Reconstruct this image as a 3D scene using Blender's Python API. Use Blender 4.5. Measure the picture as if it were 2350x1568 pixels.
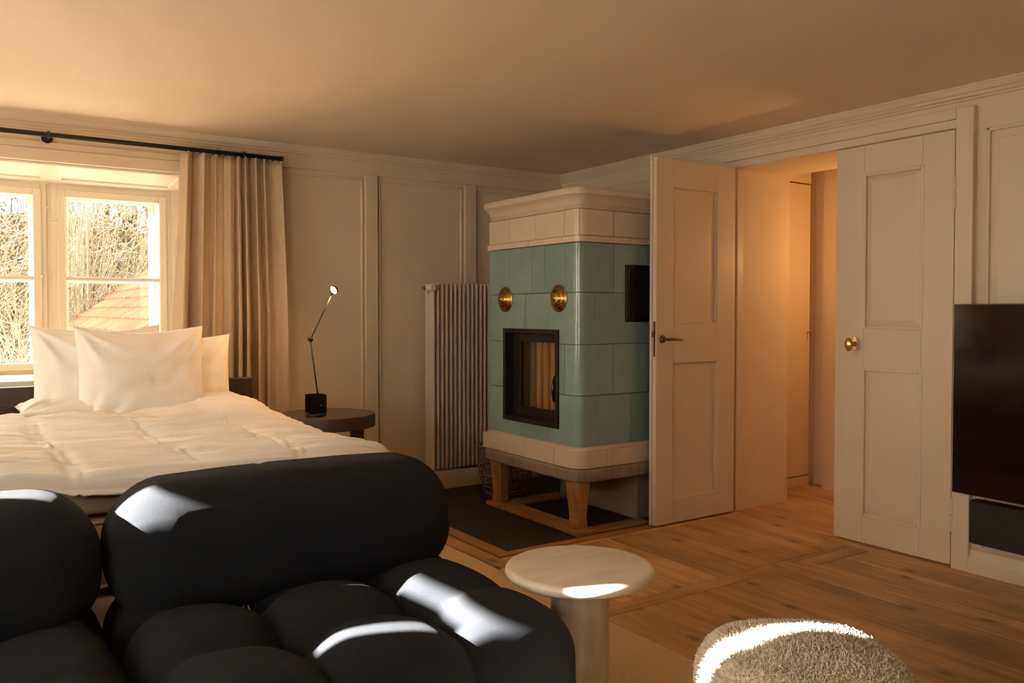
import bpy, bmesh, math, random
import numpy as np
from mathutils import Vector, noise as mnoise

for o in list(bpy.data.objects):
    bpy.data.objects.remove(o)
scene = bpy.context.scene
C = scene.collection
rnd = random.Random(7)

# ------------------------------------------------------------------ camera
cam_data = bpy.data.cameras.new('camera')
cam = bpy.data.objects.new('camera', cam_data)
C.objects.link(cam)
cam.location = (0, 0, 1.15)
cam.rotation_euler = (math.radians(90 - 1.3825), 0, math.radians(-34.0577))
cam_data.sensor_width = 36
cam_data.lens = 36 * 1922.59 / 2350
cam_data.shift_y = -23.6 / 2350
cam_data.clip_start = 0.05
cam_data.clip_end = 200
scene.camera = cam

# ------------------------------------------------------------------ sky, sun, exposure
SKY_STRENGTH = 27.0
SUN_STRENGTH = 310.0
SUN_AZ, SUN_EL = -20.0, 22.0      # direction of travel in plan (degrees from +x), elevation
world = bpy.data.worlds.new('sky')
scene.world = world
world.use_nodes = True
wn = world.node_tree
wn.nodes['Background'].inputs['Color'].default_value = (1.0, 0.94, 0.87, 1)
wn.nodes['Background'].inputs['Strength'].default_value = SKY_STRENGTH

sun_data = bpy.data.lights.new('sun', 'SUN')
sun_data.energy = SUN_STRENGTH
sun_data.angle = math.radians(0.6)
sun_data.color = (1.0, 0.965, 0.92)
sun = bpy.data.objects.new('sun', sun_data)
C.objects.link(sun)
_az, _el = math.radians(SUN_AZ), math.radians(SUN_EL)
SUN_DIR = Vector((math.cos(_el) * math.cos(_az), math.cos(_el) * math.sin(_az), -math.sin(_el)))
sun.rotation_euler = SUN_DIR.to_track_quat('-Z', 'Y').to_euler()
sun.location = (-6, 5, 6)

scene.view_settings.view_transform = 'Standard'
scene.view_settings.look = 'None'
scene.view_settings.gamma = 1.0
scene.view_settings.use_curve_mapping = False
scene.view_settings.exposure = 0.0
scene.cycles.max_bounces = 7
scene.cycles.diffuse_bounces = 5
scene.cycles.glossy_bounces = 4
scene.cycles.transparent_max_bounces = 10
scene.cycles.use_adaptive_sampling = True
scene.cycles.adaptive_threshold = 0.05
scene.cycles.sample_clamp_indirect = 8.0
scene.cycles.caustics_reflective = False
scene.cycles.caustics_refractive = False
scene.cycles.use_denoising = True

# ------------------------------------------------------------------ materials
MATS = {}
def node(nt, t, **kw):
    n = nt.nodes.new(t)
    for k, v in kw.items():
        if hasattr(n, k): setattr(n, k, v)
        else: n.inputs[k].default_value = v
    return n

def mat(name, color, rough=0.6, metal=0.0, var=0.0, vscale=6.0, stretch=(1, 1, 1), bump=0.0, bscale=60.0,
        dark=None, sheen=0.0, coat=0.0, spec=0.5, rndvar=0.0, detail=4.0, emission=None, estr=0.0, trans=0.0):
    m = bpy.data.materials.new(name); m.use_nodes = True
    nt = m.node_tree; b = nt.nodes['Principled BSDF']
    b.inputs['Roughness'].default_value = rough
    b.inputs['Metallic'].default_value = metal
    b.inputs['Specular IOR Level'].default_value = spec
    b.inputs['Sheen Weight'].default_value = sheen
    b.inputs['Coat Weight'].default_value = coat
    b.inputs['Coat Roughness'].default_value = 0.12
    if trans: b.inputs['Transmission Weight'].default_value = trans
    col = (*color, 1)
    b.inputs['Base Color'].default_value = col
    if emission:
        b.inputs['Emission Color'].default_value = (*emission, 1)
        b.inputs['Emission Strength'].default_value = estr
    tc = mp = None
    if var or bump:
        tc = node(nt, 'ShaderNodeTexCoord')
        mp = node(nt, 'ShaderNodeMapping')
        mp.inputs['Scale'].default_value = stretch
        nt.links.new(tc.outputs['Object'], mp.inputs['Vector'])
    if var:
        nz = node(nt, 'ShaderNodeTexNoise', Scale=vscale, Detail=detail, Roughness=0.6)
        nt.links.new(mp.outputs['Vector'], nz.inputs['Vector'])
        mr = node(nt, 'ShaderNodeMapRange')
        mr.inputs['From Min'].default_value = 0.3; mr.inputs['From Max'].default_value = 0.7
        nt.links.new(nz.outputs['Fac'], mr.inputs['Value'])
        mx = node(nt, 'ShaderNodeMix', data_type='RGBA')
        d = dark if dark else tuple(c * (1 - var) for c in color)
        mx.inputs[6].default_value = (*d, 1); mx.inputs[7].default_value = col
        nt.links.new(mr.outputs['Result'], mx.inputs[0])
        nt.links.new(mx.outputs[2], b.inputs['Base Color'])
    if rndvar:
        oi = node(nt, 'ShaderNodeObjectInfo')
        mr2 = node(nt, 'ShaderNodeMapRange')
        mr2.inputs['To Min'].default_value = 1 - rndvar; mr2.inputs['To Max'].default_value = 1 + rndvar
        nt.links.new(oi.outputs['Random'], mr2.inputs['Value'])
        hs = node(nt, 'ShaderNodeHueSaturation')
        nt.links.new(mr2.outputs['Result'], hs.inputs['Value'])
        if var: nt.links.new(mx.outputs[2], hs.inputs['Color'])
        else: hs.inputs['Color'].default_value = col
        nt.links.new(hs.outputs['Color'], b.inputs['Base Color'])
    if bump:
        nb = node(nt, 'ShaderNodeTexNoise', Scale=bscale, Detail=3.0)
        nt.links.new(mp.outputs['Vector'], nb.inputs['Vector'])
        bp = node(nt, 'ShaderNodeBump', Strength=bump, Distance=0.01)
        nt.links.new(nb.outputs['Fac'], bp.inputs['Height'])
        nt.links.new(bp.outputs['Normal'], b.inputs['Normal'])
    MATS[name] = m
    return m

def wood_floor(name, along):
    """old waxed pine: long grain along `along`, streaks, knots, per-plank tone"""
    m = bpy.data.materials.new(name); m.use_nodes = True
    nt = m.node_tree; L = nt.links.new; b = nt.nodes['Principled BSDF']
    tc = node(nt, 'ShaderNodeTexCoord'); oi = node(nt, 'ShaderNodeObjectInfo')
    ad = node(nt, 'ShaderNodeVectorMath', operation='MULTIPLY_ADD')
    cb = node(nt, 'ShaderNodeCombineXYZ')
    L(oi.outputs['Random'], cb.inputs['Z'])
    sc = node(nt, 'ShaderNodeVectorMath', operation='SCALE'); sc.inputs['Scale'].default_value = 13.0
    L(cb.outputs[0], sc.inputs[0])
    add = node(nt, 'ShaderNodeVectorMath', operation='ADD')
    L(tc.outputs['Object'], add.inputs[0]); L(sc.outputs[0], add.inputs[1])
    nt.nodes.remove(ad)
    def mapped(s):
        mp = node(nt, 'ShaderNodeMapping'); mp.inputs['Scale'].default_value = s
        L(add.outputs[0], mp.inputs['Vector']); return mp
    lo, hi = (0.55, 9.0)
    s1 = (hi, lo, 1) if along == 'y' else (lo, hi, 1)
    n1 = node(nt, 'ShaderNodeTexNoise', Scale=3.2, Detail=6.0, Roughness=0.65); L(mapped(s1).outputs[0], n1.inputs['Vector'])
    n2 = node(nt, 'ShaderNodeTexNoise', Scale=1.6, Detail=4.0, Roughness=0.6)
    s2 = (2.6, 1.0, 1) if along == 'y' else (1.0, 2.6, 1)
    L(mapped(s2).outputs[0], n2.inputs['Vector'])
    r1 = node(nt, 'ShaderNodeValToRGB')
    e = r1.color_ramp.elements
    e[0].position = 0.28; e[0].color = (0.40, 0.225, 0.095, 1)
    e[1].position = 0.74; e[1].color = (0.70, 0.45, 0.22, 1)
    em = r1.color_ramp.elements.new(0.5); em.color = (0.56, 0.335, 0.155, 1)
    L(n1.outputs['Fac'], r1.inputs['Fac'])
    r2 = node(nt, 'ShaderNodeMapRange'); r2.inputs['From Min'].default_value = 0.32; r2.inputs['From Max'].default_value = 0.62
    r2.inputs['To Min'].default_value = 0.62; r2.inputs['To Max'].default_value = 1.12
    L(n2.outputs['Fac'], r2.inputs['Value'])
    # knots
    vo = node(nt, 'ShaderNodeTexVoronoi', Scale=2.3); vo.feature = 'F1'; vo.voronoi_dimensions = '2D'
    s3 = (1.5, 0.75, 1) if along == 'y' else (0.75, 1.5, 1)
    L(mapped(s3).outputs[0], vo.inputs['Vector'])
    kr = node(nt, 'ShaderNodeMapRange'); kr.inputs['From Min'].default_value = 0.025; kr.inputs['From Max'].default_value = 0.085
    kr.inputs['To Min'].default_value = 0.42; kr.inputs['To Max'].default_value = 1.0
    L(vo.outputs['Distance'], kr.inputs['Value'])
    rr = node(nt, 'ShaderNodeMapRange'); rr.inputs['To Min'].default_value = 0.80; rr.inputs['To Max'].default_value = 1.14
    L(oi.outputs['Random'], rr.inputs['Value'])
    m1 = node(nt, 'ShaderNodeMath', operation='MULTIPLY'); L(r2.outputs[0], m1.inputs[0]); L(kr.outputs[0], m1.inputs[1])
    m2 = node(nt, 'ShaderNodeMath', operation='MULTIPLY'); L(m1.outputs[0], m2.inputs[0]); L(rr.outputs[0], m2.inputs[1])
    hs = node(nt, 'ShaderNodeHueSaturation'); L(r1.outputs['Color'], hs.inputs['Color']); L(m2.outputs[0], hs.inputs['Value'])
    L(hs.outputs['Color'], b.inputs['Base Color'])
    b.inputs['Roughness'].default_value = 0.48
    bp = node(nt, 'ShaderNodeBump', Strength=0.25, Distance=0.004); L(n1.outputs['Fac'], bp.inputs['Height'])
    L(bp.outputs['Normal'], b.inputs['Normal'])
    MATS[name] = m

def glass_mat(name, tint=(1, 1, 1), rough=0.02, refl=1.0):
    """thin pane: clear with fresnel reflection"""
    m = bpy.data.materials.new(name); m.use_nodes = True
    nt = m.node_tree; nt.nodes.clear(); L = nt.links.new
    out = node(nt, 'ShaderNodeOutputMaterial'); mx = node(nt, 'ShaderNodeMixShader')
    tr = node(nt, 'ShaderNodeBsdfTransparent'); tr.inputs['Color'].default_value = (*tint, 1)
    gl = node(nt, 'ShaderNodeBsdfGlossy'); gl.inputs['Roughness'].default_value = rough
    gl.inputs['Color'].default_value = (refl, refl, refl, 1)
    lw = node(nt, 'ShaderNodeLayerWeight', Blend=0.5)
    pw = node(nt, 'ShaderNodeMath', operation='POWER'); pw.inputs[1].default_value = 5.0
    L(lw.outputs['Facing'], pw.inputs[0])
    fr = node(nt, 'ShaderNodeMath', operation='MULTIPLY_ADD'); fr.inputs[1].default_value = 0.96; fr.inputs[2].default_value = 0.04
    L(pw.outputs[0], fr.inputs[0])
    L(fr.outputs[0], mx.inputs[0]); L(tr.outputs[0], mx.inputs[1]); L(gl.outputs[0], mx.inputs[2]); L(mx.outputs[0], out.inputs[0])
    MATS[name] = m

PAINT = (0.745, 0.61, 0.44)
mat('wall_paint', PAINT, 0.55, var=0.05, vscale=3.0, bump=0.04, bscale=120)
mat('ceiling_paint', (0.80, 0.66, 0.495), 0.75, var=0.04, vscale=2.0, bump=0.03, bscale=90)
mat('door_paint', (0.735, 0.61, 0.455), 0.42, var=0.03, vscale=4.0, bump=0.03, bscale=90)
mat('window_paint', (0.84, 0.76, 0.62), 0.4)
mat('hall_plaster', (0.76, 0.61, 0.42), 0.7, var=0.05, vscale=3.0, bump=0.05, bscale=100)
mat('exterior_render', (0.86, 0.84, 0.80), 0.9, var=0.05)
mat('subfloor', (0.02, 0.012, 0.007), 0.9)
wood_floor('floor_wood_y', 'y'); wood_floor('floor_wood_x', 'x')
mat('frame_wood', (0.46, 0.235, 0.088), 0.45, var=0.3, vscale=5, stretch=(6, 1, 6), bump=0.1, bscale=20, rndvar=0.08)
mat('frame_wood_x', (0.46, 0.235, 0.088), 0.45, var=0.3, vscale=5, stretch=(1, 6, 6), bump=0.1, bscale=20, rndvar=0.08)
mat('leg_wood', (0.44, 0.22, 0.085), 0.5, var=0.35, vscale=4, stretch=(6, 6, 0.8), bump=0.15, bscale=14)
mat('slate', (0.030, 0.027, 0.025), 0.62, var=0.35, vscale=9, bump=0.15, bscale=30)
mat('sisal', (0.86, 0.62, 0.36), 0.95, var=0.28, vscale=130, bump=0.6, bscale=260, detail=2)
mat('tile_green', (0.225, 0.345, 0.305), 0.22, coat=0.5, var=0.12, vscale=7, rndvar=0.10)
mat('tile_cream', (0.66, 0.54, 0.41), 0.22, coat=0.5, var=0.08, vscale=6, rndvar=0.03)
mat('grout', (0.10, 0.095, 0.075), 0.9)
mat('grout_cream', (0.40, 0.30, 0.20), 0.9)
mat('sandstone', (0.33, 0.25, 0.18), 0.9, var=0.4, vscale=30, stretch=(1, 1, 0.25), bump=0.5, bscale=50)
mat('black_steel', (0.022, 0.019, 0.017), 0.38, metal=0.4, bump=0.03)
mat('black_steel_gloss', (0.012, 0.011, 0.010), 0.22, metal=0.3)
mat('brass', (0.48, 0.29, 0.12), 0.26, metal=1.0, var=0.35, vscale=20)
mat('bright_brass', (0.74, 0.50, 0.22), 0.18, metal=1.0)
mat('iron', (0.10, 0.075, 0.055), 0.45, metal=0.7)
mat('firebrick', (0.80, 0.52, 0.25), 0.9, var=0.4, vscale=8, stretch=(1, 1, 0.2))
mat('radiator_enamel', (0.66, 0.55, 0.42), 0.35)
mat('valve_white', (0.74, 0.66, 0.54), 0.4)
mat('curtain_linen', (0.60, 0.46, 0.315), 0.95, var=0.15, vscale=55, stretch=(1, 1, 0.25), bump=0.25, bscale=220, sheen=0.1)
mat('dark_oak', (0.050, 0.026, 0.016), 0.42, var=0.45, vscale=6, stretch=(0.8, 6, 9), bump=0.12, bscale=20)
mat('dark_oak_top', (0.060, 0.031, 0.018), 0.38, var=0.35, vscale=5, stretch=(1, 7, 1), bump=0.08, bscale=20)
mat('linen_white', (0.86, 0.83, 0.79), 0.85, bump=0.12, bscale=25, sheen=0.15)
mat('pillow_white', (0.87, 0.84, 0.80), 0.85, bump=0.10, bscale=22, sheen=0.15)
mat('mattress_beige', (0.68, 0.55, 0.41), 0.9, bump=0.1, bscale=120)
mat('sofa_wool', (0.0155, 0.0175, 0.0215), 0.95, var=0.35, vscale=420, bump=0.45, bscale=1300, sheen=0.03, spec=0.1)
mat('travertine', (0.88, 0.77, 0.645), 0.33, var=0.2, vscale=4, stretch=(1.2, 5, 6), bump=0.05, bscale=40, detail=6)
mat('travertine_column', (0.78, 0.66, 0.51), 0.4, var=0.35, vscale=5, stretch=(5, 5, 1.0), bump=0.12, bscale=30, detail=6)
mat('sheepskin', (0.84, 0.72, 0.56), 0.95, var=0.25, vscale=18, bump=0.8, bscale=90, sheen=0.4)
mat('fleece', (0.88, 0.78, 0.63), 0.95, var=0.20, vscale=25, sheen=0.4)
mat('screen_glass', (0.009, 0.0045, 0.0065), 0.09, spec=0.32)
mat('speaker_fabric', (0.040, 0.037, 0.033), 0.95, var=0.3, vscale=300, bump=0.5, bscale=500)
mat('rattan', (0.30, 0.15, 0.065), 0.6, var=0.4, vscale=30)
mat('lamp_black', (0.012, 0.011, 0.010), 0.35)
mat('brown_leather', (0.42, 0.30, 0.19), 0.5)
def translucent_mat(name, color, fac):
    m = bpy.data.materials.new(name); m.use_nodes = True
    nt = m.node_tree; nt.nodes.clear(); L = nt.links.new
    out = node(nt, 'ShaderNodeOutputMaterial'); mx = node(nt, 'ShaderNodeMixShader'); mx.inputs[0].default_value = fac
    df = node(nt, 'ShaderNodeBsdfDiffuse'); tl = node(nt, 'ShaderNodeBsdfTranslucent')
    df.inputs['Color'].default_value = (*color, 1); tl.inputs['Color'].default_value = (*color, 1)
    L(df.outputs[0], mx.inputs[1]); L(tl.outputs[0], mx.inputs[2]); L(mx.outputs[0], out.inputs[0])
    MATS[name] = m
translucent_mat('sheer_diffuser', (0.80, 0.77, 0.73), 0.105)  # cloth of the unseen diffusers added for fill light
translucent_mat('dense_diffuser', (0.80, 0.77, 0.73), 0.15)
glass_mat('window_glass', (0.90, 0.90, 0.89))
glass_mat('stove_glass', (0.86, 0.82, 0.78), 0.03)
glass_mat('smoked_acrylic', (0.20, 0.18, 0.16), 0.03)
mat('bulb_warm', (1, 0.8, 0.5), 0.4, emission=(1.0, 0.55, 0.22), estr=3000.0)
mat('hall_bulb', (1, 0.8, 0.5), 0.4, emission=(1.0, 0.52, 0.19), estr=285.0)
for _m in ('bulb_warm', 'hall_bulb'): MATS[_m].cycles.emission_sampling = 'FRONT'
mat('frosted', (0.85, 0.8, 0.7), 0.5)
mat('hill_ground', (0.045, 0.038, 0.022), 0.95, spec=0.02, var=0.5, vscale=1.5)
mat('twig_pale', (0.092, 0.070, 0.044), 1.0, spec=0.02, rndvar=0.3)
mat('twig_brown', (0.045, 0.031, 0.019), 1.0, spec=0.02, rndvar=0.3)
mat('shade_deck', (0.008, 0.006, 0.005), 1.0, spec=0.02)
mat('plinth_plaster', (0.42, 0.33, 0.25), 0.85, var=0.15, vscale=6)
mat('dry_leaf', (0.06, 0.040, 0.016), 1.0, spec=0.02)
mat('green_leaf', (0.03, 0.034, 0.013), 1.0, spec=0.02)
mat('roof_tile', (0.034, 0.0145, 0.0075), 1.0, spec=0.02, var=0.25, vscale=8, rndvar=0.2)
mat('lawn', (0.12, 0.12, 0.06), 0.95, var=0.4, vscale=3)
mat('bounce', (0.44, 0.41, 0.36), 0.95, var=0.3, vscale=6)  # pale ground added out of view to throw sun indoors

# ------------------------------------------------------------------ helpers
def wloc(o):
    v = Vector((0, 0, 0))
    while o is not None:
        v += o.location; o = o.parent
    return v

def tag(o, label=None, cat=None, group=None, kind=None):
    if label: o['label'] = label
    if cat: o['category'] = cat
    if group: o['group'] = group
    if kind: o['kind'] = kind
    return o

def thing(name, label, cat, loc=(0, 0, 0), group=None, kind=None):
    o = bpy.data.objects.new(name, None); C.objects.link(o)
    o.location = loc; o.empty_display_size = 0.05
    return tag(o, label, cat, group, kind)

def obj(name, bm, m, parent=None, smooth=False, bevel=0.0, seg=2, subsurf=0, label=None):
    """link a bmesh (built in world coordinates) as one mesh object"""
    me = bpy.data.meshes.new(name)
    off = wloc(parent) if parent else Vector((0, 0, 0))
    if off.length: bmesh.ops.translate(bm, verts=bm.verts, vec=-off)
    bmesh.ops.recalc_face_normals(bm, faces=bm.faces)
    bm.to_mesh(me); bm.free()
    if smooth:
        for p in me.polygons: p.use_smooth = True
    me.materials.append(MATS[m])
    o = bpy.data.objects.new(name, me); C.objects.link(o)
    if parent: o.parent = parent
    if bevel:
        md = o.modifiers.new('bevel', 'BEVEL'); md.width = bevel; md.segments = seg; md.limit_method = 'ANGLE'
        md.angle_limit = math.radians(40)
    if subsurf:
        md = o.modifiers.new('sub', 'SUBSURF'); md.levels = subsurf; md.render_levels = subsurf
    if label: o['label'] = label
    return o

def smooth_by_angle(o, ang=35):
    me = o.data
    for p in me.polygons: p.use_smooth = True
    me.set_sharp_from_angle(angle=math.radians(ang))

def link_copy(src, parent, dloc=(0, 0, 0), rotz=0.0):
    o = src.copy(); C.objects.link(o); o.parent = parent
    o.location = src.location + Vector(dloc); o.rotation_euler.z += rotz
    return o

def box(bm, x0, x1, y0, y1, z0, z1):
    vs = [bm.verts.new((x, y, z)) for x in (x0, x1) for y in (y0, y1) for z in (z0, z1)]
    for f in ((0, 1, 3, 2), (4, 6, 7, 5), (0, 4, 5, 1), (2, 3, 7, 6), (0, 2, 6, 4), (1, 5, 7, 3)):
        bm.faces.new([vs[i] for i in f])
    return vs

def B(*a):
    bm = bmesh.new()
    if isinstance(a[0], (tuple, list)):
        for t in a: box(bm, *t)
    else: box(bm, *a)
    return bm

def extrude_profile(bm, pts, axis, a0, a1):
    """closed 2-D profile swept along an axis. axis 'x': pts=(y,z); 'y': pts=(x,z); 'z': pts=(x,y)"""
    def V(p, t):
        return {'x': (t, p[0], p[1]), 'y': (p[0], t, p[1]), 'z': (p[0], p[1], t)}[axis]
    r0 = [bm.verts.new(V(p, a0)) for p in pts]; r1 = [bm.verts.new(V(p, a1)) for p in pts]
    n = len(pts)
    for i in range(n):
        bm.faces.new((r0[i], r0[(i + 1) % n], r1[(i + 1) % n], r1[i]))
    bm.faces.new(r0); bm.faces.new(r1[::-1])

def lathe(bm, prof, center, axis='z', seg=32, cap=True):
    """prof list of (r, h) along axis from center"""
    cx, cy, cz = center; rings = []
    for r, h in prof:
        ring = []
        for i in range(seg):
            a = 2 * math.pi * i / seg; c, s = math.cos(a) * r, math.sin(a) * r
            p = {'z': (cx + c, cy + s, cz + h), 'x': (cx + h, cy + c, cz + s), 'y': (cx + c, cy + h, cz + s)}[axis]
            ring.append(bm.verts.new(p))
        rings.append(ring)
    for a, b in zip(rings, rings[1:]):
        for i in range(seg):
            bm.faces.new((a[i], a[(i + 1) % seg], b[(i + 1) % seg], b[i]))
    if cap:
        bm.faces.new(rings[0]); bm.faces.new(rings[-1][::-1])

def tube(bm, pts, r, seg=8, cap=True):
    pts = [Vector(p) for p in pts]; rings = []
    rr = r if isinstance(r, (list, tuple)) else [r] * len(pts)
    up = None
    for i, p in enumerate(pts):
        d = (pts[min(i + 1, len(pts) - 1)] - pts[max(i - 1, 0)]).normalized()
        if up is None:
            up = Vector((0, 0, 1)) if abs(d.z) < 0.9 else Vector((1, 0, 0))
        u = d.cross(up).normalized(); v = u.cross(d).normalized(); up = v
        rings.append([bm.verts.new(p + (u * math.cos(2 * math.pi * k / seg) + v * math.sin(2 * math.pi * k / seg)) * rr[i]) for k in range(seg)])
    for a, b in zip(rings, rings[1:]):
        for k in range(seg):
            bm.faces.new((a[k], a[(k + 1) % seg], b[(k + 1) % seg], b[k]))
    if cap:
        bm.faces.new(rings[0]); bm.faces.new(rings[-1][::-1])

def T(pts, r, seg=8):
    bm = bmesh.new(); tube(bm, pts, r, seg); return bm

def LA(prof, center, axis='z', seg=32):
    bm = bmesh.new(); lathe(bm, prof, center, axis, seg); return bm

def rounded_box(c, h, r, n=12, fn=None):
    """subdivided box with round edges of radius r; fn(p, nrm) -> new point"""
    bm = bmesh.new(); c = Vector(c); cache = {}
    def key(v): return (round(v[0], 6), round(v[1], 6), round(v[2], 6))
    def P(u):
        k = key(u)
        if k in cache: return cache[k]
        p = Vector((u[0] * h[0], u[1] * h[1], u[2] * h[2]))
        q = Vector([max(-(h[i] - r), min(h[i] - r, p[i])) for i in range(3)])
        d = p - q; nr = d.normalized() if d.length > 1e-9 else Vector((0, 0, 1))
        w = c + q + nr * r
        if fn: w = fn(w, nr)
        v = bm.verts.new(w); cache[k] = v; return v
    t = [math.tan((-1 + 2 * i / n) * math.pi / 4) for i in range(n + 1)]
    t = [(-1 + 2 * i / n) * 0.35 + 0.65 * x for i, x in enumerate(t)]
    for ax in range(3):
        for s in (-1, 1):
            for i in range(n):
                for j in range(n):
                    def U(a, b_):
                        u = [0, 0, 0]; u[ax] = s; u[(ax + 1) % 3] = t[a]; u[(ax + 2) % 3] = t[b_]; return u
                    q = [P(U(i, j)), P(U(i + 1, j)), P(U(i + 1, j + 1)), P(U(i, j + 1))]
                    if len(set(q)) == 4: bm.faces.new(q if s > 0 else q[::-1])
    return bm

def grid_mesh(bm, P, nu, nv, closed_u=False):
    vs = [[bm.verts.new(P(i, j)) for j in range(nv + 1)] for i in range(nu + (0 if closed_u else 1))]
    N = len(vs)
    for i in range(nu):
        for j in range(nv):
            bm.faces.new((vs[i][j], vs[(i + 1) % N][j], vs[(i + 1) % N][j + 1], vs[i][j + 1]))
    return vs

def nz(x, y, z, s=1.0):
    return mnoise.noise(Vector((x * s, y * s, z * s)))

def gauss(d, w): return math.exp(-(d / w) ** 2)

# ================================================================== THE ROOM
XR, YB, ZC = 3.74, 4.90, 2.137        # right wall, back wall, ceiling
XL, YF = -1.30, -3.20                 # left wall, wall behind the camera
DY0, DY1, DZ = 1.99, 3.257, 1.957     # double-door opening in the right wall
WX0, WX1 = -0.87, 1.20                # window recess in the back wall

# ---- floor: dark subfloor with every visible plank a piece of its own
floor = tag(obj('floor', B((XL, 4.80, YF, 4.95, -0.06, -0.018)), 'subfloor'), 'honey brown old pine plank floor with crossing bands', 'floor', kind='structure')
G = 0.0016
def plank(x0, x1, y0, y1, along='y', z=0.0, m=None):
    return obj('plank', B(x0 + G, x1 - G, y0 + G, y1 - G, -0.02, z), m or ('floor_wood_' + along), floor, bevel=0.002, seg=1)
# field left of the long band, below the cross band
for a, b in zip((-1.28, -0.9, -0.5, -0.1, 0.3, 0.7, 1.1, 1.5, 1.80, 2.06, 2.305, 2.56, 2.82), (-0.9, -0.5, -0.1, 0.3, 0.7, 1.1, 1.5, 1.80, 2.06, 2.305, 2.56, 2.82, 3.080)):
    plank(a, b, YF + .01, 2.386)
plank(-1.28, 3.080, 2.386, 2.472, 'x', z=0.001)                    # cross band
plank(3.080, 3.182, YF + .01, 2.472, 'y', z=0.0012)                # long band
for a, b in ((3.182, 3.270), (3.270, 3.455), (3.455, 3.650)):
    plank(a, b, YF + .01, 2.346 if a > 3.2 else 2.43)
plank(3.270, 3.645, 2.346, 2.432, 'x', z=0.002)                    # patched board by the door
plank(3.650, 3.738, YF + .01, 2.60, 'y')
# field by the door and hearth
ed = (2.03, 2.27, 2.52, 2.76, 3.01, 3.25, 3.48, 3.645)
for a, b in zip(ed, ed[1:]):
    plank(a, b, 2.472, 3.205)
plank(3.182, 3.645, 2.432, 2.472, 'x')
plank(3.645, 3.742, 2.60, 3.258, 'y')
for a, b in zip((-1.28, -0.85, -0.42, 0.0, 0.42, 0.84, 1.26, 1.65), (-0.85, -0.42, 0.0, 0.42, 0.84, 1.26, 1.65, 2.03)):
    plank(a, b, 2.472, 4.69)
# boards round the hearth
plank(2.03, 2.118, 3.105, 4.69, 'y', z=0.003)
plank(2.118, 3.738, 3.205, 3.235, 'x', z=0.001)
# hall floor
for a, b in ((3.742, 3.928), (3.928, 4.35), (4.35, 4.77)):
    plank(a, b, 1.0, 3.47, 'y', z=0.0)

# ---- slate hearth with wooden frame
hearth = thing('hearth_slab', 'black slate hearth slab framed by orange brown boards under the stove', 'hearth', (2.95, 4.0, 0))
obj('slab', B(2.197, 3.735, 3.287, 4.69, -0.015, 0.004), 'slate', hearth, bevel=0.002)
obj('frame_board', B(2.120, 2.194, 3.235, 4.69, -0.015, 0.010), 'frame_wood', hearth, bevel=0.003)
obj('frame_board', B(2.196, 3.735, 3.236, 3.285, -0.015, 0.010), 'frame_wood_x', hearth, bevel=0.003)

# ---- ceiling
tag(obj('ceiling', B(XL, XR + .05, YF, YB + .05, ZC, ZC + .08), 'ceiling_paint'), 'smooth warm beige plaster ceiling over the whole room', 'ceiling', kind='structure')

# ---- back wall (thick, with deep window recess)
bm = B((XL, WX0, YB, 5.62, 0, 2.35), (WX1, 4.0, YB, 5.62, 0, 2.35), (WX0, WX1, YB, 5.62, 0, 0.775), (WX0, WX1, YB + .02, 5.62, 1.96, 2.35), (WX0, WX1, YB, YB + .02, 1.914, 2.35))
for v in bm.verts:
    if abs(v.co.z) < 1e-6: v.co.z = -0.06
    if abs(v.co.y - 5.62) < 1e-6: v.co.y = 5.72
wall_back = tag(obj('wall_back', bm, 'wall_paint'), 'beige panelled back wall with deep window recess', 'wall', kind='structure')
# sloping panelled soffit over the window recess
def soffit_z(y): return 1.914 - (y - 4.9) * 0.075
bm = bmesh.new()
for (a, b, z0, z1) in ((WX0, WX1, 0.0, 0.03),):
    vs = [bm.verts.new((x, y, soffit_z(y) + dz)) for dz in (0.0, 0.05) for x in (a, b) for y in (4.92, 5.42)]
    for f in ((0, 1, 3, 2), (4, 6, 7, 5), (0, 2, 6, 4), (1, 5, 7, 3), (0, 4, 5, 1), (2, 3, 7, 6)): bm.faces.new([vs[i] for i in f])
obj('soffit_board', bm, 'window_paint', wall_back)
def soffit_strip(x0, x1, y0, y1, d=0.012):
    bm = bmesh.new()
    vs = [bm.verts.new((x, y, soffit_z(y) - dz)) for dz in (d, -0.01) for x in (x0, x1) for y in (y0, y1)]
    for f in ((0, 1, 3, 2), (4, 6, 7, 5), (0, 2, 6, 4), (1, 5, 7, 3), (0, 4, 5, 1), (2, 3, 7, 6)): bm.faces.new([vs[i] for i in f])
    obj('soffit_strip', bm, 'window_paint', wall_back, bevel=0.003)
soffit_strip(WX0, WX1, 4.92, 4.985); soffit_strip(WX0, WX1, 5.27, 5.40)
for a, b in ((WX0, -0.75), (-0.28, -0.18), (0.44, 0.54), (1.10, WX1)):
    soffit_strip(a, b, 4.985, 5.27)
# pilaster strips and panel mouldings of the back wall
def bpan(name, x0, x1, z0, z1, proud, bev=0.004):
    return obj(name, B(x0, x1, YB - proud, YB + .004, z0, z1), 'wall_paint', wall_back, bevel=bev)
bpan('frieze_board', WX1 + .10, XR, 2.004, 2.09, 0.014)
bpan('pilaster', 2.190, 2.274, 0.14, 2.004, 0.024)
bpan('pilaster', 2.915, 3.004, 0.14, 2.004, 0.024)
for x0, x1 in ((1.66, 2.165), (2.300, 2.888), (3.028, 3.70)):
    bpan('moulding', x0 - .014, x0, 0.2, 1.980, 0.010); bpan('moulding', x1, x1 + .014, 0.2, 1.980, 0.010)
    bpan('moulding', x0 - .014, x1 + .014, 1.966, 1.980, 0.010)
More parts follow.
